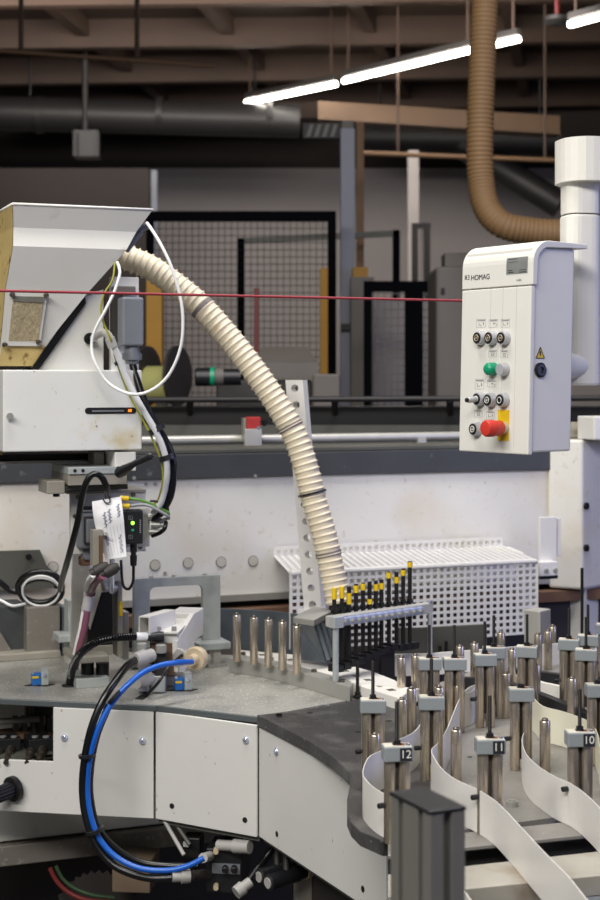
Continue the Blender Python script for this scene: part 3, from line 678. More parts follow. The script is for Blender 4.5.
# single pins
pins = [(375, 734, 'steel pin just left of and behind post 12'), (456, 729, 'steel pin standing right of the unnumbered post between 12 and 11'), (545, 720, 'steel pin standing alone between the short-rod post and post 10'),
 (402, 699, 'steel pin directly behind the rod of post 12'), (449, 676, 'steel pin in front of the third back-row post, left of its pair'), (458.5, 685, 'steel pin in front of the back row, right of its pair'),
 (425, 678, 'steel pin right behind the rod of the second-row post'), (439, 687, 'small steel pin right of that second-row post rod'), (401.5, 657, 'tall steel pin at the left end of the back row'),
 (415.5, 655, 'steel pin left of the leftmost back-row post'), (411.5, 688, 'steel pin below the tall leftmost back pin'), (474.5, 643, 'steel pin left of the tall twin-rod posts'),
 (460, 646, 'steel pin with a rounded cap in front of the dark back plate'), (501, 632, 'tallest-looking capped pin under the guard right of the twin-rod posts'), (506, 673, 'steel pin right of the tall twin-rod posts'),
 (512, 649, 'steel pin left of the bluish-sided post'), (536, 665, 'steel pin in front of the bluish-sided post'), (538, 634, 'steel pin right behind the bluish-sided post'),
 (548, 631, 'fat steel pin left of the pair before the metal block'), (552.5, 626, 'fat steel pin right of the pair before the metal block'), (571.5, 663, 'upper steel pin stacked behind another left of the right edge posts'), (572, 678, 'lower front steel pin left of the right edge posts')]
pin0 = bpy.data.objects.new('guide_pin', None); C.objects.link(pin0); pin0.empty_display_size = .03
MB().lathe((0, 0, 0), Z, [(0, .0095), (.001, .0104), (.097, .0104), (.099, .0092)], 20).build('tube', m['steel_pin'], pin0)
MB().lathe((0, 0, .099), Z, [(0, .006), (.0035, .0058), (.005, .004)], 6).build('cap_screw', m['pin_cap'], pin0)
def set_pin(i, x, y, lab, zb, group, rot=0):
    r = pin0 if i == 0 else copy_tree(pin0)
    Y = F*(H-(zb+.1))/(y-HY); r.location = ((x-300)*Y/F, Y, zb); r.rotation_euler = (0, 0, i*.7)
    return tag(r, lab, 'pin', group)
for i, (x, y, lab) in enumerate(pins): set_pin(i, x, y, lab, ZM, 'single steel pins on the magazine')

# loose threaded rods standing behind the posts
for x, yt, yb_, lab in ((357.5, 662, 698, 'black threaded rod standing left of the rear posts beside the rack leg'), (380, 640, 678, 'black threaded rod below the middle of the rod rack'), (440, 646, 668, 'short black rod between the two left back-row posts'), (446, 641, 668, 'black rod just left of the third back-row post'), (582, 568, 632, 'tall black rod under the white cabinet at right')):
    q = G(x, yb_ if yb_ > 640 else 668, ZM); top = P(x, yt, q.y)
    t = thing('threaded_rod', lab, 'rod', q, 'loose threaded rods')
    MB().cyl(q, top, .0042, 10).build('shaft', m['thread_black'], t)
    MB().lathe(q, Z, [(0, .011), (.006, .011), (.007, .007), (.014, .007)], 8).build('foot', m['black_metal'], t)

# ---------------------------------------------------------------- steel kerb with five pins
t = thing('steel_kerb', 'curved steel kerb on the grey table carrying five pins', 'kerb', G(290, 685))
kp = spline([G(229, 672.5), G(262, 677.5), G(295, 686), G(325, 694.5), G(350, 702.5)], .02)
kin = [p+Vector((.012, .062, 0)) for p in kp]
MB().prism(kp+kin[::-1], Z*.036).build('kerb', m['steel'], t, .001)
for x, y in ((243, 654.5), (271, 660), (314, 672), (342, 682)):
    MB().lathe(G(x, y, ZT+.036), Z, [(0, .007), (.006, .007), (.006, .004), (.007, .004)], 12).build('cap_screw', m['pin_cap'], t)
for j, (x, y, lab) in enumerate(((237, 614.5, 'leftmost of the five pins on the curved steel kerb'), (254, 617, 'second of the five kerb pins from the left'), (268.5, 619, 'middle one of the five kerb pins'), (282.5, 621.5, 'fourth of the five kerb pins from the left'), (297, 625.5, 'rightmost of the five kerb pins, beside the wedge'))):
    r = set_pin(j+1, x, y, lab, ZT+.036, 'pins on the steel kerb')
    Y = F*(H-(ZT+.036+.12))/(y-HY); r.location = ((x-300)*Y/F, Y, ZT+.036); r.scale = (1, 1, 1.2)
solo(MB().ribbon(spline([G(215, 648), G(258, 650), G(300, 655), G(330, 664)], .02), ZT, 1.005, .006), 'steel_band_plate', 'blue_steel', 'dark bluish steel plate standing behind the five kerb pins', 'plate')
# wedge deflector
t = thing('wedge_deflector', 'grey flat-topped wedge over dark slanted fins left of the rod rack', 'deflector', G(318, 676))
a, bq, c, d = P(293, 617, 3.80), P(314, 620, 3.70), P(335, 609, 3.86), P(314, 606, 3.98)
MB().hexa([a-Z*.016, bq-Z*.016, c-Z*.016, d-Z*.016, a, bq, c, d]).build('top_plate', m['steel'], t, .002)
a2, b2 = P(294, 659, 3.83), P(326, 663, 3.76); a1, b1 = P(294, 622, 3.83), P(313.5, 625, 3.72)
MB().prism([a2, b2, b1, a1], Vector((.01, .03, 0))).build('face_plate', m['blue_steel'], t)
for k_ in range(4):
    x = 317+k_*4.6; yy = 623-k_*2.6; Yk = 3.74+k_*.03
    MB().prism([P(x-2, yy, Yk), P(x+1, yy-.5, Yk), P(x+13, 660-k_*2, Yk+.02), P(x+9.5, 660-k_*2, Yk+.02)], Vector((.005, .05, 0))).build('fin', m['blue_steel'], t)

# ---------------------------------------------------------------- rod rack
ra = P(334, 622, 3.588); rb = P(430, 608.5, 3.80); rb.z = ra.z; rd = (rb-ra).normalized(); rn = Vector((-rd.y, rd.x, 0))
t = thing('rod_rack', 'chrome clamp bar holding twelve black rods with yellow tags', 'rack', G(336, 681, ZT+.036))
MB().box(ra-rd*.012-rn*.004-Z*.012, rd*((rb-ra).length+.02), rn*.022, Z*.026).build('clamp_bar', m['alu'], t, .002)
MB().box(ra-rd*.014-rn*.018-Z*.013, rd*.03, rn*.02, Z*.028).build('end_block', m['galvanised'], t, .002)
MB().cyl(Vector((ra.x, ra.y, ZT+.037)) - rn*.006, ra-rn*.006-Z*.01, .0075, 14).build('support_leg', m['galvanised'], t)
MB().cyl(Vector((rb.x, rb.y, ZM)), rb-Z*.01, .006, 12).build('support_leg', m['galvanised'], t)
MB().lathe(rb+Z*.014, Z, [(0, .007), (.006, .007), (.007, .005)], 10).build('bolt', m['chrome'], t)
rods = [(334.3, 589, 588, 599), (341.9, 587, 586.5, 598), (349, 586, 593, 604), (356, 584, 585.5, 592.5), (363, 583, 583.5, 590), (369.6, 581.7, 599, 604.5), (375.9, 580, 584, 590.5), (381.5, 580, 583, 589), (388.9, 572, 572.5, 578), (396.5, 571.5, 577, 583), (403.2, 569, 570, 575.5), (409.9, 561.7, 562, 567)]
for i, (x, yt, ty0, ty1) in enumerate(rods):
    f = (i+.35)/12.6; base_ = ra.lerp(rb, f)+rn*.03; Yr = base_.y; X = (x-300)*Yr/F
    # follow the bar: take the crossing of the pixel column with the bar's line
    dline = rb-ra; s_ = (x-300)/F; o2 = ra+rn*.028; tt = (s_*o2.y-o2.x)/(dline.x-s_*dline.y); q = o2+dline*tt
    zt2 = H-(yt-HY)*q.y/F; zb2 = .958+.004*i if i < 9 else .985
    n = MB(); pts = []; rs = []; zz = zb2
    while zz < zt2: pts += [Vector((q.x, q.y, zz)), Vector((q.x, q.y, zz+.0016))]; rs += [.0058, .0051]; zz += .0032
    rr = n.tube(pts, rs, 9).build('threaded_rod', m['thread_black'], t)
    MB().lathe((q.x, q.y, H-(ty1-HY)*q.y/F), Z, [(0, .0067), ((ty1-ty0)*q.y/F, .0067)], 14).build('yellow_tag', m['yellow'], rr)
    MB().box(Vector((q.x, q.y, zb2-.012))-rd*.010-rn*.022, rd*.022, rn*.034, Z*.016).build('foot', m['black_metal'], rr, .001)
    MB().lathe((q.x, q.y, ra.z+.016), Z, [(0, .010), (.006, .010), (.006, .008), (.010, .008)], 6).build('lock_nut', m['black_metal'], rr)
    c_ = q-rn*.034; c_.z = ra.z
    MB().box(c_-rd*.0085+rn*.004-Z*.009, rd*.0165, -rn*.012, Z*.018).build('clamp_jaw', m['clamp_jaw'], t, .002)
    c_ = c_-rn*.006
    MB().lathe(c_-rd*.004, -rn, [(-.001, .006), (.004, .006), (.005, .0045), (.009, .0045)], 6).build('clamp_screw', m['steel'], t)

# ---------------------------------------------------------------- perforated white bar and dust hose
t = thing('perforated_bar', 'tall white bar with round holes leaning behind the cream hose', 'bar', P(312, 612, 4.02))
a, bq = P(294, 380, 4.05), P(313, 613, 4.05); ax = (bq-a); n = MB(); wv = Vector((.047, -.018, 0)); cnt = 14; wd = wv.normalized()
for i in range(cnt):                                # plate segments, each with a round hole
    c0_ = a+ax*(i/cnt); c1_ = a+ax*((i+1)/cnt); cc = (c0_+c1_)/2; r = .0105; N = 16
    corner = [c0_-wv/2, c0_+wv/2, c1_+wv/2, c1_-wv/2]
    def edge(an):
        dx, dz = math.cos(an), math.sin(an); hw, hh = wv.length/2, abs(c0_.z-c1_.z)/2; sc = min(hw/abs(dx) if abs(dx) > 1e-6 else 9, hh/abs(dz) if abs(dz) > 1e-6 else 9)
        return cc+wd*(dx*sc)+Vector(((ax.x/ax.z)*dz*sc, 0, dz*sc))
    ca0 = math.atan2(abs(c0_.z-c1_.z)/2, wv.length/2); angs = sorted([2*math.pi*q_/N for q_ in range(N)]+[ca0, math.pi-ca0, math.pi+ca0, 2*math.pi-ca0])
    for kk in range(len(angs)):
        a0 = angs[kk]; a1 = angs[kk+1] if kk+1 < len(angs) else 2*math.pi; dpt = Vector((.012, .028, 0))
        i0, i1 = cc+wd*(math.cos(a0)*r)+Z*(math.sin(a0)*r), cc+wd*(math.cos(a1)*r)+Z*(math.sin(a1)*r); e0, e1 = edge(a0), edge(a1)
        n.poly([i0, i1, e1, e0]); n.poly([i0, i1, i1+dpt, i0+dpt], True); n.poly([i0+dpt, e0+dpt, e1+dpt, i1+dpt])
    n.poly([c0_-wv/2, c1_-wv/2, c1_-wv/2+dpt, c0_-wv/2+dpt]); n.poly([c0_+wv/2, c1_+wv/2, c1_+wv/2+dpt, c0_+wv/2+dpt])
n.poly([a-wv/2, a+wv/2, a+wv/2+dpt, a-wv/2+dpt])
n.build('bar', m['white_paint'], t)
MB().box(Vector((bq.x-.04, bq.y, ZT)), Vector((.08, 0, 0)), Vector((0, .02, 0)), Z*(bq.z-ZT+.01)).build('foot', m['white_paint'], t)
hp = [(112, 250), (128, 258), (150, 267.5), (174, 284), (198, 303.5), (219, 326), (240, 351.5), (261, 380), (279, 407), (295, 436), (306, 468), (314, 500), (323, 530), (330, 560), (335, 585), (339, 603)]
hp3 = [P(x, y, 3.92-.004*i) for i, (x, y) in enumerate(hp)]
t = thing('dust_hose', 'cream ribbed hose arching from the hopper down to the rod rack', 'hose', hp3[-1])
hose_mesh(hp3, .0362, .0172, .0046, 24, 8, True).build('ribbed_hose', m['hose_cream'], t, 0, 181)
sm = spline(hp3, .01)
def near(x, y): return min(range(len(sm)), key=lambda i: (sm[i].x*F/sm[i].y+300-x)**2+(HY-(sm[i].z-H)*F/sm[i].y-y)**2)
for x, y, dr, mt, nm in ((287, 425, .0002, 'hose_smudge', 'grime_ring'), (329, 552, .0002, 'hose_smudge', 'grime_ring'), (201, 306, .0002, 'hose_smudge', 'grime_ring')):
    i = near(x, y); MB().tube(sm[i:i+2], .0340, 24).build(nm, m[mt], t)
i = near(312, 494); d_ = (sm[i+1]-sm[i]).normalized(); MB().tube([sm[i], sm[i]+d_*.005], .0375, 20).build('cable_tie', m['black_plastic'], t)
MB().cyl(hp3[-1], Vector((hp3[-1].x+.004, hp3[-1].y, .93)), .027, 18).build('spigot', m['black_metal'], t)

# ---------------------------------------------------------------- hopper and glue unit
HYd = 3.45
def hp_(x, y, inw=0): return fpt(x, y, 13, 150, HYd, A, inw)
t = thing('glue_hopper', 'grey sheet metal hopper with stained side at the upper left', 'hopper', fpt(40, 366, 13, 150, HYd, A, .15))
lev = [(207, 13, 152.5, 0, .30), (229, 15, 138.5, .020, .29), (248, 13.5, 127, .004, .27), (292, 8, 91, .035, .24), (330, 6, 62, .05, .22), (366, 3, 38, .065, .20)]
rings = []
for (y, x0, x1, inw, dep) in lev:
    p, q = hp_(x0, y, inw), hp_(x1, y, inw); rings.append((p, q, q+V*dep, p+V*dep+U*.0))
n = MB()
for r0, r1 in zip(rings, rings[1:]):
    n.poly([r0[0], r0[1], r1[1], r1[0]]); n.poly([r0[1], r0[2], r1[2], r1[1]]); n.poly([r0[2], r0[3], r1[3], r1[2]])
n.poly(list(rings[-1])[::-1]); n.poly(list(rings[0]))
n.build('body', m['hopper_grey'], t)
nl = MB()
for r0, r1 in zip(rings, rings[1:]): nl.poly([r0[3]-U*.001, r0[0]-U*.001, r1[0]-U*.001, r1[3]-U*.001])
nl.build('stained_side', m['hopper_stained'], t)
lo = [hp_(6, 346, .0555), hp_(50.5, 346, .0555), hp_(38, 366, .0645), hp_(3, 366, .0645)]
MB().prism(lo, -V*.001).build('stained_funnel', m['hopper_stained'], t)
rg = rings[0]; n = MB()
for a, bq in ((rg[0], rg[1]), (rg[0], rg[3]), (rg[1], rg[2])): n.tube([a+Z*.001, bq+Z*.001], .003, 6)
n.build('rim', m['white_paint'], t)
wq = [hp_(11, 294, .030), hp_(50, 294, .030), hp_(44, 346, .050), hp_(9, 346, .050)]
MB().prism(wq, -V*.004).build('window_frame', m['hopper_grey'], t)
wq = [hp_(15.5, 297, .025), hp_(46, 297, .025), hp_(42, 341, .045), hp_(12, 341, .045)]
MB().prism(wq, -V*.002).build('window_pane', m['granulate'], t)
wq = [hp_(15.5, 297, .0225), hp_(46, 297, .0225), hp_(45.5, 303, .025), hp_(15, 302, .025)]
MB().prism(wq, -V*.002).build('window_top', m['window_grime'], t)
for x, y in ((14, 295.5), (48, 295.5), (8, 345), (42, 342)):
    MB().lathe(hp_(x, y, .024 if y < 300 else .044), -V, [(0, .006), (.008, .006), (.01, .004)], 10).build('screw', m['pin_cap'], t)
q = hp_(143, 224, .06); MB().lathe(q, U+Z*.3, [(-.02, .008), (.012, .011), (.03, .009)], 12).build('gland', m['grey_plastic'], t)
a, bq = hp_(146, 227, .05), hp_(131, 247, .05); MB().tube([a, bq], .009, 10).build('sensor_sleeve', m['grey_plastic'], t)

t = thing('glue_unit', 'white glue unit housing with a black slot under the hopper', 'machine part', fpt(70, 451, 3, 142, 3.45, A, .1))
MB().fbox(3, 370, 142, 451, 3.45, .22).build('housing', m['glue_box'], t, .003)
# sloped column between housing and hopper
a = [hp_(38, 371, .06), hp_(110, 371, .06), hp_(110, 287, .06), hp_(88, 296, .06), hp_(76, 318, .06)]
MB().prism(a, V*.15).build('column', m['hopper_grey'], t, .002)
a = [hp_(36, 368, .05), hp_(43, 370, .05), hp_(91, 302, .05), hp_(90, 294, .05)]
MB().prism(a, V*.06).build('black_strip', m['black_rubber'], t)  # narrow black strip along the slanted edge of the column
MB().fbox(111, 277, 139, 377, 3.56, .02).build('back_plate', m['white_paint'], t, .002)
n = MB(); zs = H-(411.5-HY)*3.45/F; p, q = fpt(88, 411, 3, 142, 3.45, A, -.001), fpt(133, 411, 3, 142, 3.45, A, -.001)
hh = .0075; pts = []
for i in range(9): an = math.pi/2+math.pi*i/8; pts.append(p+U*math.cos(an)*hh+Z*math.sin(an)*hh)
for i in range(9): an = -math.pi/2+math.pi*i/8; pts.append(q+U*math.cos(an)*hh+Z*math.sin(an)*hh)
MB().prism(pts, V*.003).build('slot', m['black_plastic'], t)
p = fpt(92, 411, 3, 142, 3.45, A, -.003); MB().box(p-Z*.0025, U*.075, V*.003, Z*.004).build('slider', m['grey_plastic'], t)
p = fpt(128, 411, 3, 142, 3.45, A, -.003); MB().box(p-Z*.003, U*.008, V*.003, Z*.006).build('indicator', m['led_orange'], t)
MB().lathe(fpt(9, 415.5, 3, 142, 3.45), -V, [(0, .005), (.008, .005), (.008, .008), (.014, .008)], 10).build('screw', m['steel'], t)
MB().fbox(-8, 371, 2.5, 455, 3.53, .2).build('side_plate', m['hopper_stained'], t)
MB().lathe(hp_(95, 338, .055), -V, [(0, .014), (.006, .014), (.006, .010)], 16).build('grommet', m['black_rubber'], t)
MB().fbox(-10, 454, 118, 459, 3.62, .25).build('lower_rail', m['black_metal'], t)
MB().fbox(-10, 460.5, 118, 463, 3.6, .22).build('guide_rod', m['steel'], t)
MB().fbox(115, 452, 136, 471, 3.50, .2).build('pillar', m['white_paint'], t, .002)
MB().fbox(94, 452, 104, 468, 3.56, .06).build('spacer', m['dusty_steel'], t)

t = thing('slide_bracket', 'stack of grey steel plates under the glue unit with two round holes', 'bracket', fpt(98, 490, 68, 127, 3.5, A, .1))
MB().fbox(68.5, 467, 126, 474, 3.47, .18).build('upper_plate', m['galvanised'], t, .0015)
MB().fbox(68.5, 474, 127, 485, 3.475, .19).build('block', m['dusty_steel'], t, .0015)
for x in (75, 83): MB().lathe(fpt(x, 470.3, 68, 127, 3.47), -V, [(-.002, .0042), (.0006, .0042)], 14).build('hole', m['black_gap'], t)
MB().fbox(64, 485, 128, 490, 3.50, .2).build('lower_plate', m['olive_grey'], t, .0015)
MB().fbox(47, 481, 65, 494, 3.45, .10).build('end_plate', m['dusty_steel'], t, .002)
MB().cyl(fpt(60, 494, 47, 65, 3.45, A, .04), fpt(60, 498, 47, 65, 3.45, A, .04), .008, 12).build('bolt', m['black_metal'], t)
t = thing('clamp_lever', 'black clamping lever sticking out right under the glue unit', 'lever', P(122, 470, 3.42))
MB().tube([P(119, 473, 3.44), P(124, 470, 3.42), P(133, 464.5, 3.40), P(151, 456, 3.38), P(152.5, 455, 3.38)], [.012, .012, .0075, .0085, .004], 12).build('handle', m['black_plastic'], t)
MB().lathe(P(121, 476, 3.44), Z, [(0, .011), (.02, .011), (.022, .008)], 14).build('hub', m['black_plastic'], t)

# mounting plate, connectors, tag, sensor
t = thing('mounting_plate', 'pale grey mounting plate with screws hanging under the slide bracket', 'plate', fpt(108, 560, 70, 147, 3.6))
MB().fbox(71, 491, 146, 553, 3.58, .02).build('plate', m['hopper_grey'], t, .0015)
MB().fbox(67, 490.5, 146, 493, 3.57, .16).build('top_flange', m['dusty_steel'], t)
for x, y in ((78, 496), (133, 495), (75, 515), (146-6, 548)): MB().lathe(fpt(x, y, 71, 146, 3.58), -V, [(0, .006), (.006, .005)], 10).build('screw', m['pin_cap'], t)
a = [P(72, 545, 3.62), P(91, 545, 3.62), P(85, 655, 4.02), P(69, 655, 4.02)]
MB().prism(a, Vector((0, .05, 0))).build('post', m['white_paint'], t, .004)
p_ = P(77, 655, 4.04); MB().cbox((p_.x, p_.y, ZT), .06, .05, max(.012, p_.z-ZT), A).build('foot', m['alu'], t)
t = thing('plug_housing', 'grey latched plug housing left of the paper tag', 'connector', fpt(89, 550, 80, 99, 3.55))
MB().fbox(79, 513, 99, 549, 3.53, .05).build('body', m['grey_plastic'], t, .006)
MB().fbox(85, 517, 99, 545, 3.515, .02).build('cover', m['machine_dark'], t, .005)
MB().fbox(86.5, 519, 99, 543, 3.512, .02).build('lid', m['grey_plastic'], t, .004)
MB().fbox(84, 549, 94, 560, 3.55, .04).build('lower_gland', m['grey_plastic'], t, .003)
MB().fbox(81, 557, 91, 566, 3.56, .03).build('brass_nut', m['brown_bar'], t, .003)
for y in (508, 514): MB().cyl(fpt(78, y, 78, 99, 3.54), fpt(92, y, 78, 99, 3.54), .0045, 8).build('pin', m['black_plastic'], t)
t = thing('paper_tag', 'white handwritten paper tag hanging from a black cable tie', 'tag', P(108, 500, 3.46))
N1, N2 = 6, 10; cor = [P(92, 501.5, 3.47), P(121, 496.5, 3.46), P(126.5, 556.5, 3.45), P(106, 559.5, 3.46)]; n = MB(); gridp = []
lft = [P(92, 501.5, 3.47), P(93.5, 517, 3.455), P(97, 533, 3.465), P(106, 559.5, 3.46)]; rgt = [P(121, 496.5, 3.46), P(123.5, 517, 3.445), P(125, 535, 3.455), P(126.5, 556.5, 3.45)]
Ls, Rs = spline(lft, .012), spline(rgt, .012)
def at_(s, f): k_ = f*(len(s)-1); i_ = min(int(k_), len(s)-2); return s[i_].lerp(s[i_+1], k_-i_)
def tagp(uu, vv): return at_(Ls, vv).lerp(at_(Rs, vv), uu)+Vector((0, -.003*math.sin(uu*3.1), 0))
for th in (0, .0006):
    for j in range(N2+1):
        for i in range(N1+1): n.v.append(tagp(i/N1, j/N2)+Vector((0, th, 0)))
q_ = (N1+1)*(N2+1)
for j in range(N2):
    for i in range(N1):
        k_ = j*(N1+1)+i; n.face((k_, k_+1, k_+N1+2, k_+N1+1), True); n.face((q_+k_+N1+1, q_+k_+N1+2, q_+k_+1, q_+k_), True)
for j in range(N2): k_ = j*(N1+1); n.face((k_, k_+N1+1, q_+k_+N1+1, q_+k_)); k_ += N1; n.face((k_+N1+1, k_, q_+k_, q_+k_+N1+1))
n.build('paper', m['paper'], t)
n = MB()                                            # rows printed along the tag, and pen strokes
for i in range(1, 8): n.tube([tagp(i/8, .1+.02*i)+Vector((0, -.0006, 0)), tagp(i/8, .5)+Vector((0, -.0006, 0)), tagp(i/8, .95)+Vector((0, -.0006, 0))], .00025, 4)
n.build('printed_lines', m['line_grey'], t)
n = MB()
for (uu, v0, v1) in ((.38, .22, .48), (.55, .18, .42), (.86, .12, .34), (.82, .62, .92), (.3, .56, .78)):
    pts = [tagp(uu+.05*math.sin(k_*2.1)+.03*math.sin(k_*.9), v0+(v1-v0)*k_/26)+Vector((0, -.001, 0)) for k_ in range(27)]; n.tube(pts, .0005, 4)
n.build('handwriting', m['ink_blue'], t)
MB().tube(spline([P(103, 499, 3.462), P(106, 503, 3.452), P(110, 502, 3.45), P(109, 497, 3.455)], .004), .0016, 6).build('cable_tie', m['black_plastic'], t)
t = thing('sensor_module', 'black sensor module with a lit green lamp right of the paper tag', 'sensor', P(134, 545, 3.5))
MB().fbox(124.5, 510.5, 143, 544, 3.47, .04, A-.1).build('front', m['black_plastic'], t, .002)
MB().fbox(126, 508, 150, 547, 3.53, .04).build('housing', m['alu'], t, .002)
def sp_(x, y): return fpt(x, y, 124.5, 143, 3.47, A-.1, -.0006)
for x, y, r, mt, nm in ((132.7, 523, .0042, 'led_green', 'lamp'), (132.7, 530.3, .0034, 'led_teal', 'lamp')): MB().lathe(sp_(x, y), (0, -1, 0), [(-.001, r), (.001, r), (.002, r*.6)], 12).build(nm, m[mt], t)
for y in (517.5, 536.5): 
    n = MB(); p = sp_(128.5, y+2); n.box(p, U*.009, -V*.0004, Z*.0006); n.box(p+Z*.008, U*.009, -V*.0004, Z*.0006); n.box(p, U*.0006, -V*.0004, Z*.008); n.box(p+U*.009, U*.0006, -V*.0004, Z*.0086); n.box(p+U*.0045, U*.0005, -V*.0004, Z*.008); n.build('button_outline', m['ink_faint'], t)
n = MB()
for y in range(521, 534, 2): n.box(sp_(139.5, y), U*.0035, -V*.0004, Z*.0025)
n.build('printed_word', m['ink_faint'], t)
MB().lathe(P(133.5, 544, 3.5), -Z, [(0, .008), (.02, .008), (.02, .006), (.026, .006), (.026, .0085), (.05, .0075), (.052, .004)], 12).build('plug', m['black_plastic'], t)
for (x, y, r) in ((151, 517, .010), (154, 525, .009), (152, 532, .008), (157, 520, .007)):
    MB().lathe(P(x-3, y, 3.53), U-V*.3, [(0, r), (.02, r), (.022, r*.7), (.03, r*.7)], 10).build('coupling', m['steel'], t)
def wire(pts, r, mat, name, label, cat='cable', n_=8): return solo(cable([P(*p) for p in pts], r, n_), name, mat, label, cat)
wire([(133.5, 558, 3.5), (133.5, 572, 3.5), (133, 582, 3.51), (129, 589, 3.52), (124, 587, 3.54), (122, 578, 3.56), (121, 560, 3.57)], .0035, 'black_rubber', 'sensor_cable', 'thin black cable looping below the sensor module')
solo(MB().lathe(P(120, 498, 3.47), Vector((1, .1, -.1)), [(0, .006), (.02, .006), (.021, .004)], 10), 'yellow_plug', 'yellow', 'upper yellow plug end at the top right of the paper tag', 'plug')
solo(MB().lathe(P(120, 506, 3.47), Vector((1, .1, 0)), [(0, .006), (.022, .006), (.023, .004)], 10), 'yellow_plug', 'yellow', 'lower yellow plug end at the right side of the paper tag', 'plug')
wire([(127, 498.5, 3.48), (140, 500, 3.48), (155, 506, 3.49), (166, 511, 3.5), (169, 514, 3.5), (160, 514, 3.52)], .0034, 'green_wire', 'earth_wire', 'green and yellow wire leaving the upper yellow plug')
wire([(128, 506, 3.48), (145, 504.5, 3.48), (158, 510, 3.48), (169, 517, 3.49), (166, 519, 3.51), (156, 521, 3.53)], .0036, 'grey_cable', 'signal_cable', 'grey cable leaving the lower yellow plug')
wire([(150, 501, 3.5), (160, 502, 3.5), (168, 508, 3.51), (167, 515, 3.52)], .0028, 'black_rubber', 'signal_cable', 'thin black cable curling over the grey cable end')
wire([(166, 522, 3.52), (165, 528, 3.51), (160, 533, 3.52), (152, 536, 3.53)], .005, 'black_rubber', 'plug_cable', 'short dark cable bent at the right of the sensor housing')

# cable bundle, loop cable, plug on the column
t = thing('heavy_plug', 'grey rectangular plug housing with its gland on the glue unit column', 'connector', P(132, 365, 3.5))
MB().fbox(122.5, 297, 144, 346, 3.49, .05).build('hood', m['grey_plastic'], t, .005)
MB().fbox(113, 294, 123, 345, 3.53, .03).build('socket', m['machine_dark'], t)
MB().fbox(114, 286, 136, 294, 3.53, .03).build('latch', m['machine_grey'], t, .003)
MB().lathe(P(132, 345, 3.515), -Z, [(0, .017), (.02, .019), (.02, .023), (.035, .023), (.036, .017), (.045, .015)], 8).build('gland', m['grey_plastic'], t)
wire([(132, 362, 3.515), (135, 374, 3.51), (143, 398, 3.5), (153, 420, 3.5), (165, 440, 3.5), (172.5, 458, 3.5), (173, 478, 3.5), (170, 497, 3.5), (160, 514, 3.51), (154, 519, 3.53)], .0088, 'black_rubber', 'power_cable', 'thick black cable running down from the grey plug housing', 'cable', 12)
wire([(100, 332, 3.44), (106, 334, 3.43), (111, 340, 3.43), (118, 356, 3.44), (128, 382, 3.45), (142, 408, 3.455), (155, 430, 3.46), (163, 448, 3.465), (167, 466, 3.47), (166, 484, 3.48), (161, 503, 3.49), (153, 513, 3.51)], .0072, 'pale_hose', 'air_hose', 'pale grey hose in the cable bundle beside the glue unit', 'hose', 12)
wire([(115, 262, 3.44), (112.5, 280, 3.43), (104, 294, 3.42), (101, 310, 3.42), (104, 324, 3.42), (111, 340, 3.42), (116, 360, 3.46), (127, 390, 3.47), (138, 411, 3.475), (151, 436, 3.48), (160, 458, 3.485), (163, 478, 3.49), (158, 500, 3.5), (150, 506, 3.5)], .0024, 'earth_wire', 'earth_wire', 'thin yellow-green wire spiralling down from the hopper corner')
t = thing('hose_elbow', 'pale elbow fitting on the front of the glue unit column', 'fitting', P(100, 332, 3.44))
MB().tube(spline([P(94, 338, 3.49), P(97, 335, 3.45), P(103, 332.5, 3.43), P(108, 335, 3.43), P(111, 342, 3.43)], .006), .0095, 14).build('elbow', m['fitting_grey'], t)
MB().tube([P(109.5, 338, 3.43), P(113, 347, 3.435)], .0115, 14).build('collar', m['fitting_grey'], t)
for j, (p, q, r, lab) in enumerate(((P(118, 361, 3.45), P(119.5, 364.5, 3.45), .0105, 'upper black tie on the pale hose under the elbow'), (P(155, 427, 3.475), P(158, 432, 3.475), .021, 'black tie around the cable bundle beside the rail'), (P(166.5, 455, 3.48), P(168, 460, 3.48), .021, 'lowest black tie around the cable bundle'))):
    solo(MB().tube([p, q], r, 14), 'cable_tie', 'black_plastic', lab, 'cable tie')
wire([(147, 223, 3.44), (150, 227, 3.42), (160, 243, 3.40), (171, 266, 3.39), (180, 296, 3.39), (183, 322, 3.39), (180, 350, 3.39), (168, 376, 3.39), (150, 391, 3.39), (130, 394, 3.39), (108, 383, 3.40), (95, 363, 3.40), (91.5, 346, 3.41), (95, 330, 3.41), (105, 311, 3.41), (115, 290, 3.42), (120, 272, 3.43), (117, 262, 3.44)], .0036, 'white_cable', 'loop_cable', 'thin white cable hanging in a big loop from the hopper corner', 'cable', 10)
wire([(108, 499, 3.48), (107.5, 490, 3.44), (103, 479, 3.42), (97, 474, 3.41), (91, 475.5, 3.41), (86, 483, 3.41), (82, 497, 3.42), (78, 520, 3.44), (71, 548, 3.50), (66, 566, 3.6), (62, 580, 3.8), (60, 590, 3.98)], .0075, 'black_rubber', 'sensor_lead', 'black cable arching over the paper tag and down to the coil', 'cable', 12)

# emergency pull rope
ya, yb2 = 3.06, 3.06
rope0 = Vector((P(0, 291, 3.06).x, 3.06, 1.832)); 
solo(MB().tube([rope0-U*.6, rope0+U*2.3], .0030, 10), 'pull_rope', 'red_rope', 'thin red pull rope stretched level across the whole picture', 'rope')

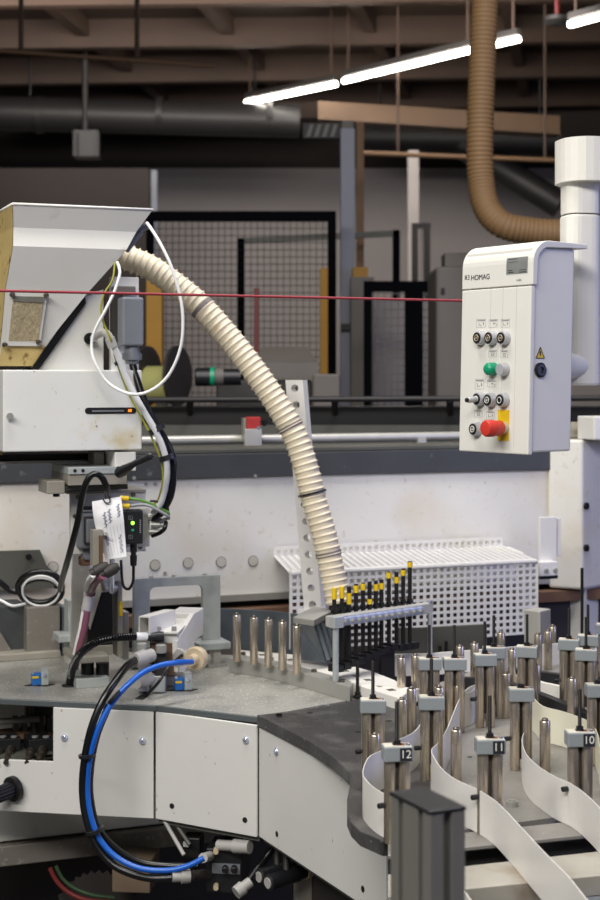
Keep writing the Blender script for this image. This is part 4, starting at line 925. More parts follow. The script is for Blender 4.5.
# ---------------------------------------------------------------- left end of the bed: coil, plates, blocks
t = thing('dark_cover_plate', 'dark grey cover plate with a black screw on the white body at left', 'plate', PW(20, 590, 4.35))
a = [PW(-30, 552, 4.57), PW(40, 550, 4.57), PW(47, 566, 4.57), PW(55, 573, 4.57), PW(56, 588, 4.57), PW(-30, 592, 4.57)]
MB().prism(a, V*.012).build('plate', m['olive_grey'], t)
MB().lathe(PW(28.5, 557, 4.56), -V, [(0, .009), (.004, .009), (.004, .004)], 14).build('screw', m['black_metal'], t)
bed = thing('bed_block', 'dark steel bed block with a slanted face at the left edge', 'block', G(10, 656))
MB().fbox(-30, 607, 26.5, 655, 4.09, .13).build('block', m['dark_rail'], bed, .002)
a = [fpt(-30, 650, -30, 26, 4.085), fpt(12, 653, -30, 26, 4.085), fpt(0, 632, -30, 26, 4.085), fpt(-30, 600, -30, 26, 4.085)]
MB().prism(a, -V*.01).build('slanted_plate', m['taupe'], bed)
MB().fbox(-30, 654, 61, 661, 4.04, .2).build('base_strip', m['dusty_steel'], bed, .002)
solo(MB().fbox(26.8, 607, 60, 654, 4.09, .13), 'bed_block', 'taupe', 'taupe steel bed block right of the dark one, under the cable coil', 'block', None, .002)
solo(MB().fbox(62, 607, 66, 668, 4.12, .1), 'bed_end_plate', 'blue_steel', 'thin dark plate at the right end of the taupe block', 'plate')
t = thing('cross_bracket', 'pale metal bracket right of the taupe block', 'bracket', G(72, 670))
MB().fbox(68, 600, 78.5, 668, 4.04, .05).build('upright', m['galvanised'], t, .002)
MB().fbox(59, 635, 87, 642, 3.98, .08).build('cross_bar', m['galvanised'], t, .002)
MB().fbox(79, 606, 86, 640, 4.06, .04).build('side_plate', m['steel'], t, .002)
t = thing('cable_coil', 'coiled black and white cables standing on the bed at left', 'cable coil', P(40, 606, 4.1))
for k_, (rx, ry, r, mt, cx, cy, Yc) in enumerate(((22, 15.5, .0085, 'black_rubber', 40, 587, 4.11), (21, 13, .008, 'black_rubber', 41, 591.5, 4.14), (18.5, 15, .0032, 'white_cable', 41, 591, 4.09), (20, 14, .003, 'white_cable', 40, 592, 4.12))):
    pts = [P(cx+rx*math.cos(2*math.pi*i/40), cy+ry*math.sin(2*math.pi*i/40), Yc+.02*math.sin(2*math.pi*i/40)) for i in range(40)]
    MB().tube(pts, r, 10, closed=True).build('black_turn' if mt == 'black_rubber' else 'white_turn', m[mt], t)
MB().tube(spline([P(20, 592, 4.13), P(10, 590, 4.13), P(0, 582, 4.12), P(-15, 570, 4.1)], .01), .008, 10).build('tail', m['black_rubber'], t)
MB().tube(spline([P(25, 604, 4.11), P(12, 606, 4.08), P(4, 602, 4.08), P(-10, 596, 4.08)], .01), .004, 8).build('white_tail', m['white_cable'], t)
for x, y in ((22, 583), (58, 584)): MB().tube([P(x-3.5, y+.8, 4.12), P(x+3.5, y-.4, 4.12)], .012, 10).build('cable_tie', m['black_plastic'], t)

# pressure cylinder unit
t = thing('pressure_unit', 'black block on a rubber mounted base at the back of the grey table', 'machine part', G(93, 688))
R1 = A
MB().fbox(76.5, 678, 109.5, 687.8, 3.69, .13, R1).build('base', m['galvanised'], t, .002)
for x in (87.5, 102.5): MB().cyl(P(x, 678.2, 3.74), P(x, 662.5, 3.74), .0165, 18).build('rubber_mount', m['black_rubber'], t)
MB().fbox(76, 656.5, 109, 663, 3.69, .15, R1).build('clamp_plate', m['dusty_steel'], t, .002)
for x in (86, 102): MB().lathe(P(x, 656, 3.75), Z, [(0, .011), (.009, .011), (.01, .008)], 6).build('bolt', m['steel'], t)
MB().fbox(82, 646, 113, 656, 3.76, .08, R1).build('angle_plate', m['dusty_steel'], t, .002)
MB().fbox(87.5, 592, 113, 648, 3.77, .075, R1).build('body', m['black_metal'], t, .003)
MB().fbox(92, 588, 117, 592.3, 3.77, .07, R1).build('head_plate', m['dusty_steel'], t, .002)
MB().prism([P(97, 590, 3.755), P(102, 590, 3.755), P(90, 630, 3.755), P(87.5, 622, 3.755)], V*.005).build('strap', m['dusty_steel'], t)
MB().fbox(117.5, 575, 122.5, 657, 3.80, .06, R1).build('side_rail', m['dusty_steel'], t, .002)
MB().fbox(119.5, 602, 122.7, 616, 3.795, .01, R1).build('yellow_label', m['yellow'], t)
MB().fbox(124, 612, 129, 660, 3.86, .05, R1).build('rear_rail', m['steel'], t, .002)
for k_, (x0, x1, y0, y1, mt, nm) in enumerate(((93, 103, 530, 566, 'dusty_steel', 'guide_fork'), (104.5, 107.5, 534, 536, 'steel', 'fork_pin'))): MB().fbox(x0, y0, x1, y1, 3.44 if k_ == 0 else 3.435, .03, R1).build(nm, m[mt], t, .001)
MB().fbox(100, 536, 103, 566, 3.43, .012, R1).build('fork_slot', m['rust'], t)
MB().cyl(P(112, 539, 3.46), P(112, 592, 3.6), .0058, 14).build('piston_rod', m['chrome'], t)
MB().cyl(P(99, 565, 3.46), P(104, 590, 3.79), .006, 12).build('fork_stem', m['dusty_steel'], t)
for (x, y) in ((97, 571), (107, 572)):
    MB().lathe(P(x, y, 3.43), Vector((-1, -.1, -.5)), [(-.03, .008), (-.018, .014), (.004, .014), (.006, .011), (.016, .011)], 12).build('hose_fitting', m['machine_dark'], t)
MB().lathe(P(110, 588, 3.8), Z, [(0, .022), (.008, .022), (.008, .014), (.03, .012)], 14).build('collar', m['chrome'], t)
MB().box(P(108, 582, 3.78), U*.04, V*.04, Z*.04).build('top_block', m['alu'], t, .002)
wire([(93, 575, 3.42), (89, 580, 3.46), (87.5, 585, 3.55), (86.5, 590, 3.7), (85, 604, 3.7), (81, 628, 3.7), (77, 645, 3.71), (73, 664, 3.73)], .0065, 'white_cable', 'white_hose', 'white hose dropping from the fitting left of the black block', 'hose', 10)
wire([(103, 576, 3.42), (97, 581, 3.46), (93, 587, 3.55), (91, 592, 3.69), (87.5, 610, 3.69), (84, 630, 3.69), (79, 650, 3.7), (75, 668, 3.73)], .0085, 'pink_hose', 'pink_hose', 'dusky pink hose running down beside the black block', 'hose', 12)
solo(MB().tube([P(89.5, 596, 3.695), P(86.5, 610, 3.695)], .0145, 12), 'hose_wrap', 'clear_wrap', 'pale tape wrapped around the pink and white hoses', 'tape')
pc = [G(69, 686), P(71, 676, 3.70), P(74, 664, 3.66), P(82, 652, 3.62), P(96, 642.5, 3.60), P(113, 638, 3.60), P(137, 636.5, 3.62)]
t = thing('corrugated_hose', 'black corrugated hose bending from the table to a white ferrule', 'hose', G(69, 686))
hose_mesh(pc, .0098, .006, .003, 12, 4).build('hose', m['black_rubber'], t)
MB().tube([P(136, 636.5, 3.62), P(147, 636.5, 3.63)], .0105, 14).build('ferrule', m['white_cable'], t)
MB().tube([P(147, 637, 3.63), P(155, 637, 3.635), P(155.2, 637, 3.635), P(163.5, 636.5, 3.64)], [.010, .011, .0125, .0125], 14).build('plug', m['black_plastic'], t)
MB().lathe(G(69, 686), Z, [(0, .018), (.004, .017), (.006, .011)], 14).build('grommet', m['black_rubber'], t)

# white gripper assembly
t = thing('white_gripper', 'white painted channel and box on a steel block in the middle of the table', 'machine part', G(165, 690))
d1 = Vector((.42, .9, 0)).normalized(); s1 = Vector((.9, -.25, 0)).normalized()
o = P(138.5, 634.5, 3.63); wq = .026; hq = .041
for (oo, aa, bb, cc) in ((o, s1*.003, d1*.125, Z*hq), (o+s1*wq, s1*.003, d1*.125, Z*(hq+.003)), (o, s1*wq, d1*.125, Z*.003), (o+Z*hq, s1*wq, d1*.125, Z*.003)):
    MB().box(oo, aa, bb, cc).build('channel_wall', m['white_paint'], t)
MB().fbox(151, 634, 178, 645, 3.66, .16, -.18).build('lower_box', m['white_paint'], t, .003)
MB().prism([P(150, 634, 3.66), P(178, 634, 3.64), P(192, 620, 3.80), P(164, 620, 3.80)], Z*.004).build('sloped_cover', m['white_paint'], t)
for x, y in ((159, 629), (174, 629)): MB().lathe(P(x, y, 3.66), Z, [(-.003, .007), (.006, .006)], 10).build('bolt', m['steel'], t)
MB().fbox(169, 613, 194, 641, 3.80, .10, -.18).build('rear_box', m['white_paint'], t, .003)
MB().prism([P(177, 642, 3.645), P(194.5, 613, 3.79), P(194.5, 655, 3.79), P(184, 672, 3.70), P(178, 672, 3.65)], Vector((-.012, .003, 0))).build('side_plate', m['white_paint'], t)
MB().fbox(150.5, 643.5, 174, 676, 3.65, .11, .0).build('steel_block', m['rust'], t, .002)
MB().fbox(152, 676, 165, 692.5, 3.62, .05, .0).build('foot', m['galvanised'], t, .002)
MB().fbox(137, 684, 149, 692, 3.62, .05, .0).build('foot', m['galvanised'], t, .002)
MB().fbox(166, 676, 184, 686, 3.70, .05, .0).build('foot', m['alu'], t, .002)
MB().fbox(155, 652, 167, 676, 3.62, .03, .0).build('cylinder_body', m['machine_dark'], t, .003)
for x, y in ((142, 647), (161, 648.5)):
    n = MB().lathe(P(x, y+4, 3.61), Z, [(0, .013), (.006, .0135), (.018, .0135), (.02, .01)], 8); n.build('union_nut', m['steel'], t)
MB().fbox(138, 651, 152, 684, 3.64, .05, .0).build('valve_body', m['grey_plastic'], t, .004)
for (pa_, pb_) in ((P(152, 655, 3.60), P(135, 660, 3.56)), (P(150, 678, 3.62), P(136, 682, 3.58))):
    MB().tube([pa_, pa_.lerp(pb_, .45), pa_.lerp(pb_, .46), pb_], [.016, .016, .019, .017], 16).build('elbow_fitting', m['fitting_grey'], t)
q = P(192, 660, 3.62); MB().lathe(q+Vector((.012, .03, 0)), Vector((-.35, -1, 0)), [(0, .028), (.012, .030), (.022, .026), (.022, .014), (.045, .012)], 20).build('hose_flange', m['beige_fitting'], t)
MB().lathe(P(180, 657, 3.66), Vector((-.35, -1, 0)), [(0, .022), (.015, .022)], 16).build('rear_flange', m['fitting_grey'], t)
t = thing('table_slot', 'black slotted opening in the table before the white channel', 'slot', G(143, 697))
a = [G(135, 699), G(143, 700), G(151, 694), G(144, 693.5)]; MB().prism(a, Z*.0015).build('opening', m['black_gap'], t)
MB().tube(spline([G(145, 697), P(158, 683, 3.56), P(168, 668, 3.58), P(182, 655, 3.64)], .01), .004, 8).build('lead', m['black_rubber'], t)

# hoses looping in front of the skirt
bl = [(192, 662, 3.55), (178, 662.5, 3.50), (160, 665.5, 3.47), (144, 672, 3.45), (132, 681, 3.43), (120, 693, 3.42), (107, 711, 3.41), (97, 732, 3.40), (90, 758, 3.40), (87.5, 785, 3.40), (90, 812, 3.39), (99, 838, 3.38), (116, 857, 3.37), (140, 868.5, 3.36), (168, 870.5, 3.36), (188, 866, 3.36), (204, 858, 3.36)]
wire(bl, .0066, 'blue_tube', 'blue_hose', 'bright blue hose looping down in front of the skirt panel', 'hose', 14)
bk = [(135, 660, 3.56), (126, 667, 3.50), (114, 683, 3.44), (103, 700, 3.415), (92, 726, 3.40), (85, 757, 3.40), (82.5, 788, 3.40), (86, 818, 3.39), (96, 845, 3.38), (112, 864, 3.37), (132, 874, 3.36), (152, 878.5, 3.36), (172, 878, 3.36)]
wire(bk, .0088, 'black_rubber', 'black_hose', 'thick black hose running alongside the blue hose', 'hose', 14)
wire([(109, 705, 3.425), (97, 735, 3.425), (91, 765, 3.42), (90, 795, 3.41), (97, 826, 3.41), (115, 848, 3.41), (140, 862, 3.41), (168, 866, 3.41), (198, 866, 3.41)], .0085, 'black_rubber', 'black_hose', 'black hose hanging behind the blue one, parting at the lower loop', 'hose', 12)
for (p, q, r, lab) in ((P(113, 696, 3.415), P(115, 698, 3.415), .02, 'uppermost black tie joining the blue and black hoses'), (P(87, 754, 3.40), P(87.3, 757, 3.40), .02, 'middle black tie joining the blue and black hoses'), (P(95, 829, 3.385), P(96, 832, 3.385), .022, 'lowest black tie joining the blue and black hoses')):
    solo(MB().tube([p, q], r, 16), 'hose_tie', 'black_plastic', lab, 'cable tie')

# galvanised arch
t = thing('steel_arch', 'galvanised steel arch with rounded inner corners behind the white channel', 'bracket', G(180, 668))
YA = 3.95
def ar(x, y): return fpt(x, y, 134, 221, YA)
outer = [(134, 662), (134, 577), (220.5, 577), (220.5, 648)]; inner = [(203, 648), (203, 592)]
for i in range(5): an = math.pi/2*i/4; inner.append((203-6+6*math.cos(an), 592-6*math.sin(an)))
for i in range(5): an = math.pi/2+math.pi/2*i/4; inner.append((156+6*math.cos(an), 592-6*math.sin(an)))
inner.append((150, 662))
pts = [ar(*p) for p in outer+inner]; MB().prism(pts, V*.018).build('arch', m['galvanised'], t, .001)
MB().fbox(198.5, 643, 231, 650, YA-.01, .09).build('foot_plate', m['galvanised'], t, .002)
MB().fbox(214, 650, 221, 668, YA+.01, .03).build('stub', m['alu'], t)
MB().fbox(209, 664, 228, 670, YA, .06).build('base', m['steel'], t, .001)
for x in (152, 175, 206): MB().lathe(fpt(x, 576.8, 134, 221, YA, A, .009), Z, [(0, .006), (.004, .005)], 8).build('screw', m['steel'], t)
MB().fbox(134, 660, 150, 668, YA-.01, .06).build('foot_plate', m['galvanised'], t, .002)

# blue sensors on the table
def photo(x, y, lab, s=1):
    q = G(x, y); t = thing('light_sensor', lab, 'sensor', q, 'blue light sensors on the table')
    MB().prism([q+Vector((-.028, -.006, 0)), q+Vector((.03, -.012, 0)), q+Vector((.045, .012, 0)), q+Vector((-.01, .016, 0))], Z*.002).build('base_plate', m['black_metal'], t)
    MB().cbox(q+Z*.002, .022, .02, .03, A).build('body', m['blue_plastic'], t, .002)
    MB().cbox(q+Z*.026+Vector((.0, -.011, -.006)), .016, .003, .005, A).build('yellow_stripe', m['yellow'], t)
    MB().cbox(q+Vector((.02, .004, .002)), .018, .02, .042, A).build('bracket', m['galvanised'], t, .001)
    for dx, dz in ((-.006, .034), (.022, .028)): MB().lathe(q+Vector((dx, -.006, dz)), (0, -1, 0), [(0, .0045), (.006, .004)], 8).build('screw', m['chrome'], t)
photo(36, 685.5, 'blue sensor with bracket on the left of the grey table'); photo(179, 690.5, 'blue sensor on the table below the beige flange')

# ---------------------------------------------------------------- fittings under the table
t = thing('valve_block', 'black valve block with elbow fittings hanging under the table', 'valve', P(225, 870, 3.4))
MB().fbox(206, 849, 242, 893, 3.42, .1, -.15).build('body', m['black_plastic'], t, .003)
MB().fbox(212, 864, 240, 874, 3.415, .02, -.15).build('face_plate', m['grey_plastic'], t)
for x in (225, 234): MB().lathe(P(x, 869.5, 3.40), (0, -1, 0), [(-.01, .0075), (.006, .007), (.007, .005)], 12).build('button', m['black_metal'], t)
for x, y in ((216, 851), (216, 887)): MB().lathe(P(x, y, 3.41), (0, -1, 0), [(-.01, .007), (.008, .006)], 10).build('brass_plug', m['beige_fitting'], t)
for (a_, b_) in ((P(218, 845, 3.42), P(250, 847, 3.38)), (P(250, 882, 3.36), P(236, 893, 3.34)), (P(172, 877, 3.36), P(190, 876, 3.37))):
    MB().tube([a_, a_.lerp(b_, .5), a_.lerp(b_, .51), b_], [.012, .012, .016, .015], 14).build('elbow_fitting', m['fitting_grey'], t)
MB().tube(spline([P(246, 884, 3.36), P(258, 868, 3.38), P(272, 850, 3.42), P(280, 840, 3.5)], .015), .009, 10).build('feed_hose', m['black_rubber'], t)
MB().tube([P(190, 876, 3.37), P(208, 874, 3.42)], .012, 12).build('pipe', m['machine_dark'], t)
MB().tube([P(203, 858, 3.36), P(210, 856, 3.42)], .011, 12).build('hose_socket', m['fitting_grey'], t)
MB().fbox(225, 818, 238, 849, 3.5, .04, 0).build('hanger', m['machine_dark'], t)
MB().fbox(182, 838, 200, 858, 3.48, .05, -.15).build('solenoid', m['black_metal'], t, .003)
MB().fbox(183, 842, 189, 847, 3.475, .01, -.15).build('label', m['fitting_grey'], t)
MB().tube([P(163, 818, 3.5), P(184, 855, 3.45)], .005, 8).build('lead', m['fitting_grey'], t)
MB().tube([P(172, 818, 3.5), P(190, 845, 3.46)], .005, 8).build('lead', m['olive_grey'], t)
for j, (x, y, Y, lab) in enumerate(((259, 877, 3.36, 'rear of the two black cylinders under the angled skirt'), (268, 883, 3.28, 'front of the two black cylinders with white ends under the angled skirt'))):
    t = thing('filter_cylinder', lab, 'filter', P(x, y, Y), 'black cylinders under the skirt')
    MB().lathe(P(x, y, Y), Vector((.8, .6, .06)), [(0, .014), (.003, .018), (.08, .018), (.08, .015), (.1, .015)], 20).build('body', m['black_plastic'], t)
    MB().lathe(P(x, y, Y)-Vector((.001, .0008, 0)), Vector((.8, .6, .06)), [(-.001, .012), (.002, .012)], 16).build('end_disc', m['fitting_grey'], t)
    MB().lathe(P(x, y, Y)+Vector((.08, .06, .006)), Vector((.8, .6, .06)), [(0, .018), (.012, .018)], 16).build('brass_ring', m['beige_fitting'], t)
    q = P(x, y, Y)+Vector((.04, .03, .015)); MB().cyl(q, Vector((q.x, q.y+.08, .68)), .008, 8).build('hanger', m['machine_dark'], t)
solo(MB().fbox(293, 868, 312, 915, 3.35, .12, -.4), 'hose_box', 'taupe', 'small pale box behind the black cylinders under the skirt', 'box', None, .003)
solo(MB().fbox(112, 862, 150, 893, 3.62, .12, -.1), 'wood_block', 'wood', 'pale wooden block under the frame beam behind the hose loop', 'block', None, .003)
n = MB(); cg = P(96, 912, 3.68)
pts = []
for i in range(64): r_ = .10 if i % 2 else .092; an = 2*math.pi*i/64; pts.append(cg+Vector((math.cos(an)*r_, .3*math.cos(an)*r_, math.sin(an)*r_)))
n.prism(pts, Vector((-.003, .012, 0))); solo(n, 'toothed_wheel', 'machine_dark', 'dark toothed wheel in the dark under the frame beam', 'wheel')
solo(cable([P(50, 868, 3.6), P(56, 880, 3.6), P(68, 892, 3.6), P(86, 900, 3.6), P(110, 902, 3.62)], .006, 8), 'red_cable', 'red_dark', 'red cable hanging in the dark under the frame beam', 'cable')
solo(cable([P(56, 866, 3.62), P(62, 878, 3.62), P(74, 888, 3.62), P(92, 895, 3.62), P(114, 898, 3.63)], .005, 8), 'green_cable', 'green_dark', 'green cable hanging beside the red one under the frame beam', 'cable')

# ---------------------------------------------------------------- control console
th = math.radians(55); ca = Vector((math.cos(th), -math.sin(th), 0)); cb = Vector((math.sin(th), math.cos(th), 0))
cc0 = P(528, 455, 2.86); Wc, Dc = .2, .118; Hc = (455-284.5)*2.86/F; Ht = (455-239.5)*2.86/F
root = thing('control_console', 'white hanging control box with push buttons and a red stop button', 'control panel', cc0)
tilt = Vector((.022, 0, 0)); up = (Z+Vector((.02, .0, 0))+cb*.0).normalized()
def cp(a, b, z): return cc0-ca*a+cb*b+up*z            # a: from the right corner to the left, b: back, z: up
def cbx(a0, a1, b0, b1, z0, z1):
    return MB().hexa([cp(a1, b0, z0), cp(a0, b0, z0), cp(a0, b1, z0), cp(a1, b1, z0), cp(a1, b0, z1), cp(a0, b0, z1), cp(a0, b1, z1), cp(a1, b1, z1)])
cbx(.004, Wc-.004, .006, Dc, .004, Ht-.012).build('body', m['console_white'], root, .004)
cbx(0, Wc, 0, .012, 0, Hc-.002).build('front_panel', m['console_white'], root, .0025)
R_ = .042; prof = []; Dt = Dc+.027
prof.append((0, Hc)); 
for i in range(9): an = math.pi-math.pi/2*i/8; prof.append((R_+R_*math.cos(an), Ht-R_+R_*math.sin(an)))
prof.append((Dt, Ht-.002)); prof.append((Dt, Ht-.011)); Ri = R_-.013
for i in range(9): an = math.pi/2+math.pi/2*i/8; prof.append((R_+Ri*math.cos(an), Ht-R_+Ri*math.sin(an)))
prof.append((.012, Hc))
a0, a1 = -.004, Wc
hood = MB().prism([cp(a0, b_, z_) for b_, z_ in prof], -ca*(a1-a0)).build('hood', m['console_white'], root, .0015)
q = 0
def face(a, z, off=0): return cp(a, -off, z)
def fa(px, py):                                       # pixel on the front panel to panel coordinates
    s = (px-300)/F; d = -ca; o2 = cc0+up*((454-py)*2.95/F); t_ = (s*o2.y-o2.x)/(d.x-s*d.y); Y = (o2+d*t_).y
    z = (HY-py)*Y/F+H-cc0.z; return t_, z
def disc(px, py, prf, mat, nm, n_=20):
    a, z = fa(px+3, py); return MB().lathe(face(a, z), -cb, prf, n_).build(nm, m[mat], root)
# seams in the panel
n = MB()
for px, y0, y1 in ((488, 288, 442), (500, 288, 442), (513.5, 287, 448)):
    a, z0 = fa(px, y1); _, z1 = fa(px, y0); n.hexa([face(a, z0, .0002), face(a-.0006, z0, .0002), face(a-.0006, z0, -.001), face(a, z0, -.001), face(a, z1, .0002), face(a-.0006, z1, .0002), face(a-.0006, z1, -.001), face(a, z1, -.001)])
n.build('panel_seams', m['line_grey'], root)
for (x, y) in ((479, 338), (490.5, 338), (503, 338), (478.5, 399), (489.5, 400), (502, 400), (475, 429)):
    bz = disc(x, y, [(0, .0145), (.009, .0138), (.013, .0125), (.013, .0105)], 'silver_btn', 'button_bezel')
    a, z = fa(x+3, y)
    cp_ = MB().lathe(face(a, z, .012), -cb, [(0, .0106), (.003, .0106)], 18).build('button_face', m['black_plastic'], bz)
    rg_ = MB(); ctr = face(a, z, .0153)
    rg_.tube([ctr+(ca*math.cos(2*math.pi*i/16)+up*math.sin(2*math.pi*i/16))*.0058 for i in range(16)], .0008, 5, closed=True)
    if (x, y) != (502, 400): rg_.box(ctr-ca*.004-up*.0006, ca*.008, -cb*.0004, up*.0012); rg_.box(ctr-ca*.0006-up*.003, ca*.0012, -cb*.0004, up*.006)
    rg_.build('button_symbol', m['beige_fitting'] if y < 360 else m['label_white'], bz)
a, z = fa(481.5, 399); MB().tube([face(a, z, .014), face(a, z, .034)-Z*.002, face(a, z, .036)-Z*.002], [.006, .006, .0045], 12).build('toggle', m['silver_btn'], root)
MB().tube([face(a, z, .036)-Z*.002, face(a, z, .04)-Z*.002], .0045, 12).build('toggle_tip', m['black_plastic'], root)
disc(491, 369, [(0, .013), (.014, .0125), (.016, .012), (.020, .009), (.021, .004)], 'green', 'green_button')
disc(502.5, 369.5, [(0, .0135), (.013, .0125), (.016, .011)], 'silver_btn', 'silver_button')
aL_, zB = fa(497.5, 440.5); aR_, zT = fa(509.5, 410)
MB().hexa([face(aL_, zB, .0006), face(aR_, zB, .0006), face(aR_, zB, -.001), face(aL_, zB, -.001), face(aL_, zT, .0006), face(aR_, zT, .0006), face(aR_, zT, -.001), face(aL_, zT, -.001)]).build('yellow_plate', m['yellow'], root)
a, z = fa(505, 428)
MB().lathe(face(a, z), -cb, [(0, .0125), (.010, .0125)], 20).build('stop_collar', m['beige_fitting'], root)
MB().lathe(face(a, z, .01), -cb, [(0, .0125), (.003, .015), (.022, .015), (.022, .0165), (.038, .0165), (.042, .014), (.043, .006)], 22).build('stop_button', m['red'], root)
def outline(px0, py0, px1, py1, marks):
    (a_, z_), (b_, y_) = fa(px0, py1), fa(px1, py0); n = MB()
    def bar(a0_, z0_, a1_, z1_): n.hexa([face(a0_, z0_, .0004), face(a1_, z0_, .0004), face(a1_, z0_, -.0005), face(a0_, z0_, -.0005), face(a0_, z1_, .0004), face(a1_, z1_, .0004), face(a1_, z1_, -.0005), face(a0_, z1_, -.0005)])
    e = .0004
    bar(a_, z_, a_-e, y_); bar(b_+e, z_, b_, y_); bar(a_, z_, b_, z_+e); bar(a_, y_-e, b_, y_)
    return n, bar, a_, b_, z_, y_
for j, (x0, y0, x1, y1) in enumerate(((476.5, 319, 486, 327.5), (489, 319, 498, 327.5), (501, 319, 510, 327.5), (488.5, 350, 497, 357), (500.5, 350, 508, 358), (475, 379, 484, 389), (487.5, 380, 496, 387), (474.5, 410, 482.5, 417), (486.5, 411, 494.5, 419))):
    n, bar, a_, b_, z_, y_ = outline(x0, y0, x1, y1, j); w_ = a_-b_; h_ = y_-z_; e = .0011
    bar(a_-w_*.1, y_-h_*.22, b_+w_*.1, y_-h_*.1)
    if j in (0, 2, 5, 8): bar(a_-w_*.25, z_+h_*.25, a_-w_*.25-e, z_+h_*.6); bar(a_-w_*.25, z_+h_*.25, b_+w_*.45, z_+h_*.25+e); bar(b_+w_*.3, z_+h_*.3, b_+w_*.2, z_+h_*.6)
    elif j in (1, 6): bar(a_-w_*.45, z_+h_*.45, a_-w_*.72, z_+h_*.45+e); bar(a_-w_*.55, z_+h_*.3, a_-w_*.55-e, z_+h_*.65); bar(b_+w_*.2, z_+h_*.2, b_+w_*.12, z_+h_*.4)
    else: bar(a_-w_*.35, z_+h_*.2, b_+w_*.35, z_+h_*.2+e); bar(a_-w_*.35, z_+h_*.55, b_+w_*.3, z_+h_*.55+e); bar(a_-w_*.35, z_+h_*.2, a_-w_*.35-e, z_+h_*.58); bar(b_+w_*.36, z_+h_*.2, b_+w_*.36-e, z_+h_*.58)
    n.build('symbol_label', m['ink_faint'], root)
# maker's name, mark and rating plate on the hood
a, z = fa(480.5, 277.4); text('HOMAG', .0150, face(a, z, .0003), ca, up, m['ink'], 'lettering', root)
a, z = fa(467.6, 277.4); n = MB(); c_ = face(a, z, 0)
def lb(x0, z0, x1, z1):
    x0, z0, x1, z1 = x0*.72-.001, z0*.72, x1*.72-.001, z1*.72
    n.hexa([c_+ca*x0+up*z0-cb*.0006, c_+ca*x1+up*z0-cb*.0006, c_+ca*x1+up*z0, c_+ca*x0+up*z0, c_+ca*x0+up*z1-cb*.0006, c_+ca*x1+up*z1-cb*.0006, c_+ca*x1+up*z1, c_+ca*x0+up*z1])
lb(-.0095, -.0065, -.0072, .0065); lb(-.0072, -.001, -.0035, .001); lb(-.0035, .0, -.0013, .0065); lb(-.0035, -.0065, -.0013, .0); lb(.002, -.0065, .009, -.0048); lb(.002, .0048, .009, .0065); lb(.004, -.0009, .009, .0009); lb(.0075, -.0065, .009, .0065)
n.build('logo_mark', m['ink'], root)
a, z = fa(519, 280); text('+A01', .007, face(a, z, .0003), ca, up, m['ink_faint'], 'small_lettering', root)
# plate lies on the upright part and the curve; keep it on the upright
aL_, zB = fa(506.5, 274.5); aR_, zT = fa(528, 256.2)
def hoodpt(a, z):
    zz = z-(Ht-R_)
    b_ = 0 if zz <= 0 else R_-math.sqrt(max(0, R_*R_-zz*zz)); return cp(a, b_-.0008, z)
n = MB(); NN = 8
for i in range(NN):
    z0, z1 = zB+(zT-zB)*i/NN, zB+(zT-zB)*(i+1)/NN; n.poly([hoodpt(aL_, z0), hoodpt(aR_, z0), hoodpt(aR_, z1), hoodpt(aL_, z1)], True)
n.poly([hoodpt(aL_, zB), hoodpt(aR_, zB), hoodpt(aR_, zB)+cb*.0008, hoodpt(aL_, zB)+cb*.0008])
pl = n.build('rating_plate', m['label_grey'], root)
n = MB()
for (f0, f1, g0, g1) in ((.08, .35, .08, .12), (.08, .3, .2, .24), (.62, .95, .06, .1), (.08, .5, .9, .93), (.08, .55, .72, .74), (.62, .95, .2, .23)):
    q4 = [hoodpt(aL_+(aR_-aL_)*f_, zB+(zT-zB)*g_)-cb*.0004 for f_, g_ in ((f0, g0), (f1, g0), (f1, g1), (f0, g1))]; n.poly(q4)
n.build('plate_print', m['ink'], pl)
# side: warning sign and key socket
def side(px, py):
    s = (px-300)/F; o2 = cp(.004, 0, 0); t_ = (s*o2.y-o2.x)/(cb.x-s*cb.y); Y = o2.y+cb.y*t_; return cp(.004, t_, (HY-py)*Y/F+H-cc0.z)
c_ = side(538, 354); MB().prism([c_-cb*.011-up*.008, c_+cb*.011-up*.008, c_+up*.013], ca*.0006).build('warning_triangle', m['yellow'], root)
n = MB(); n.prism([c_-cb*.001+up*.008+ca*.0008, c_+cb*.0022+up*.003+ca*.0008, c_+cb*.0-up*.005+ca*.0008, c_-cb*.0018+up*.002+ca*.0008], ca*.0004)
for p1, p2 in ((c_-cb*.011-up*.008, c_+cb*.011-up*.008), (c_+cb*.011-up*.008, c_+up*.013), (c_+up*.013, c_-cb*.011-up*.008)): n.tube([p1+ca*.0008, p2+ca*.0008], .0008, 5)
n.build('warning_symbol', m['ink'], root)
c_ = side(538, 370); MB().lathe(c_, ca, [(-.003, .0145), (.004, .0145), (.006, .011), (.006, .006), (.003, .005)], 20).build('key_socket', m['black_plastic'], root)

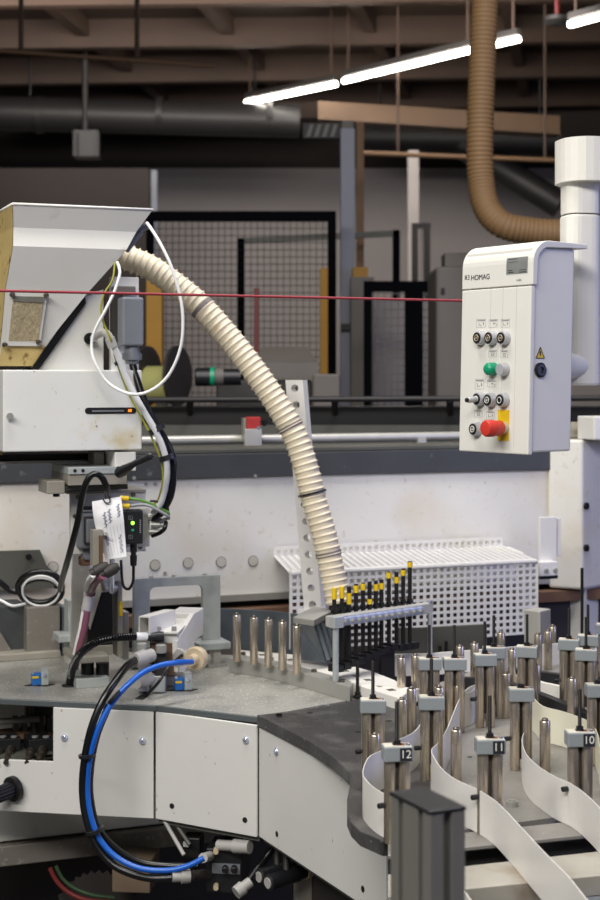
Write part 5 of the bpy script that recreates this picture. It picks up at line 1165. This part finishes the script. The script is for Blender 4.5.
# hanging arm
t = thing('support_arm', 'white rounded tube with a wide round cap carrying the control box', 'support arm', P(580, 388, 3.05))
px_, Ya = 580, 3.06; xm = (px_-300)*Ya/F
def rrect(cx, cy, w, d, r, z, rot=-th*.0):
    out = []
    for qx, qy, s0 in ((1, -1, -math.pi/2), (1, 1, 0), (-1, 1, math.pi/2), (-1, -1, math.pi)):
        for i in range(6): an = s0+math.pi/2*i/5; out.append((cx+qx*(w/2-r)+r*math.cos(an), cy+qy*(d/2-r)+r*math.sin(an), z))
    c_, s_ = math.cos(.2), math.sin(.2)
    return [(cx+(x-cx)*c_-(y-cy)*s_, cy+(x-cx)*s_+(y-cy)*c_, z) for x, y, z in out]
zb3 = P(0, 386, Ya).z; zs3 = P(0, 215.5, Ya).z; zc3 = P(0, 184, Ya).z; zt3 = P(0, 141, Ya).z
MB().prism(rrect(xm, Ya, .074, .074, .026, zb3), Z*(zs3-zb3)).build('tube', m['console_white'], t, .006)
MB().prism(rrect(xm, Ya, .072, .072, .026, zs3+.0015), Z*(zc3-zs3)).build('upper_tube', m['console_white'], t, .001)
MB().prism(rrect(xm+.018, Ya, .130, .124, .05, zc3), Z*(zt3-zc3)).build('cap', m['console_white'], t)
pE_ = Vector((xm, Ya-.01, P(0, 366, Ya).z)); MB().tube([cp(.06, Dc-.002, (454-366)*2.9/F), pE_], .026, 20).build('elbow_hub', m['console_white'], t)
MB().cyl(Vector((xm+.018, Ya, zt3-.04)), Vector((1.6, 3.6, zt3-.04)), .035, 18).build('boom', m['console_white'], t)
MB().cyl(Vector((1.6, 3.6, 0)), Vector((1.6, 3.6, zt3)), .05, 18).build('stand', m['console_white'], t)

# ---------------------------------------------------------------- aluminium post in front
F0 = Vector((.1418, 1.636, 0)); ea = Vector((-.44, .898, 0)).normalized(); eb = Vector((.898, .44, 0)).normalized(); ztop = 1.175
L1, L2 = .088, .0455
t = thing('aluminium_post', 'slotted aluminium profile post with a black cap in the foreground', 'post', F0+ea*.044+eb*.022)
def notch(p, d, inn, L, centers, wN=.010, dN=.013):
    out = [p]
    for c_ in centers: out += [p+d*(c_-wN/2), p+d*(c_-wN/2)+inn*dN, p+d*(c_+wN/2)+inn*dN, p+d*(c_+wN/2)]
    return out
poly = notch(F0, eb, ea, L2, [L2/2])+notch(F0+eb*L2, ea, -eb, L1, [L1/4, L1*3/4])+notch(F0+eb*L2+ea*L1, -eb, -ea, L2, [L2/2])+notch(F0+ea*L1, -ea, eb, L1, [L1/4, L1*3/4])
MB().prism(poly, Z*ztop).build('profile', m['post_alu'], t, .0012)
MB().box(F0-ea*.001-eb*.001+Z*ztop, eb*(L2+.002), ea*(L1+.002), Z*.0045).build('end_cap', m['black_plastic'], t, .0012)
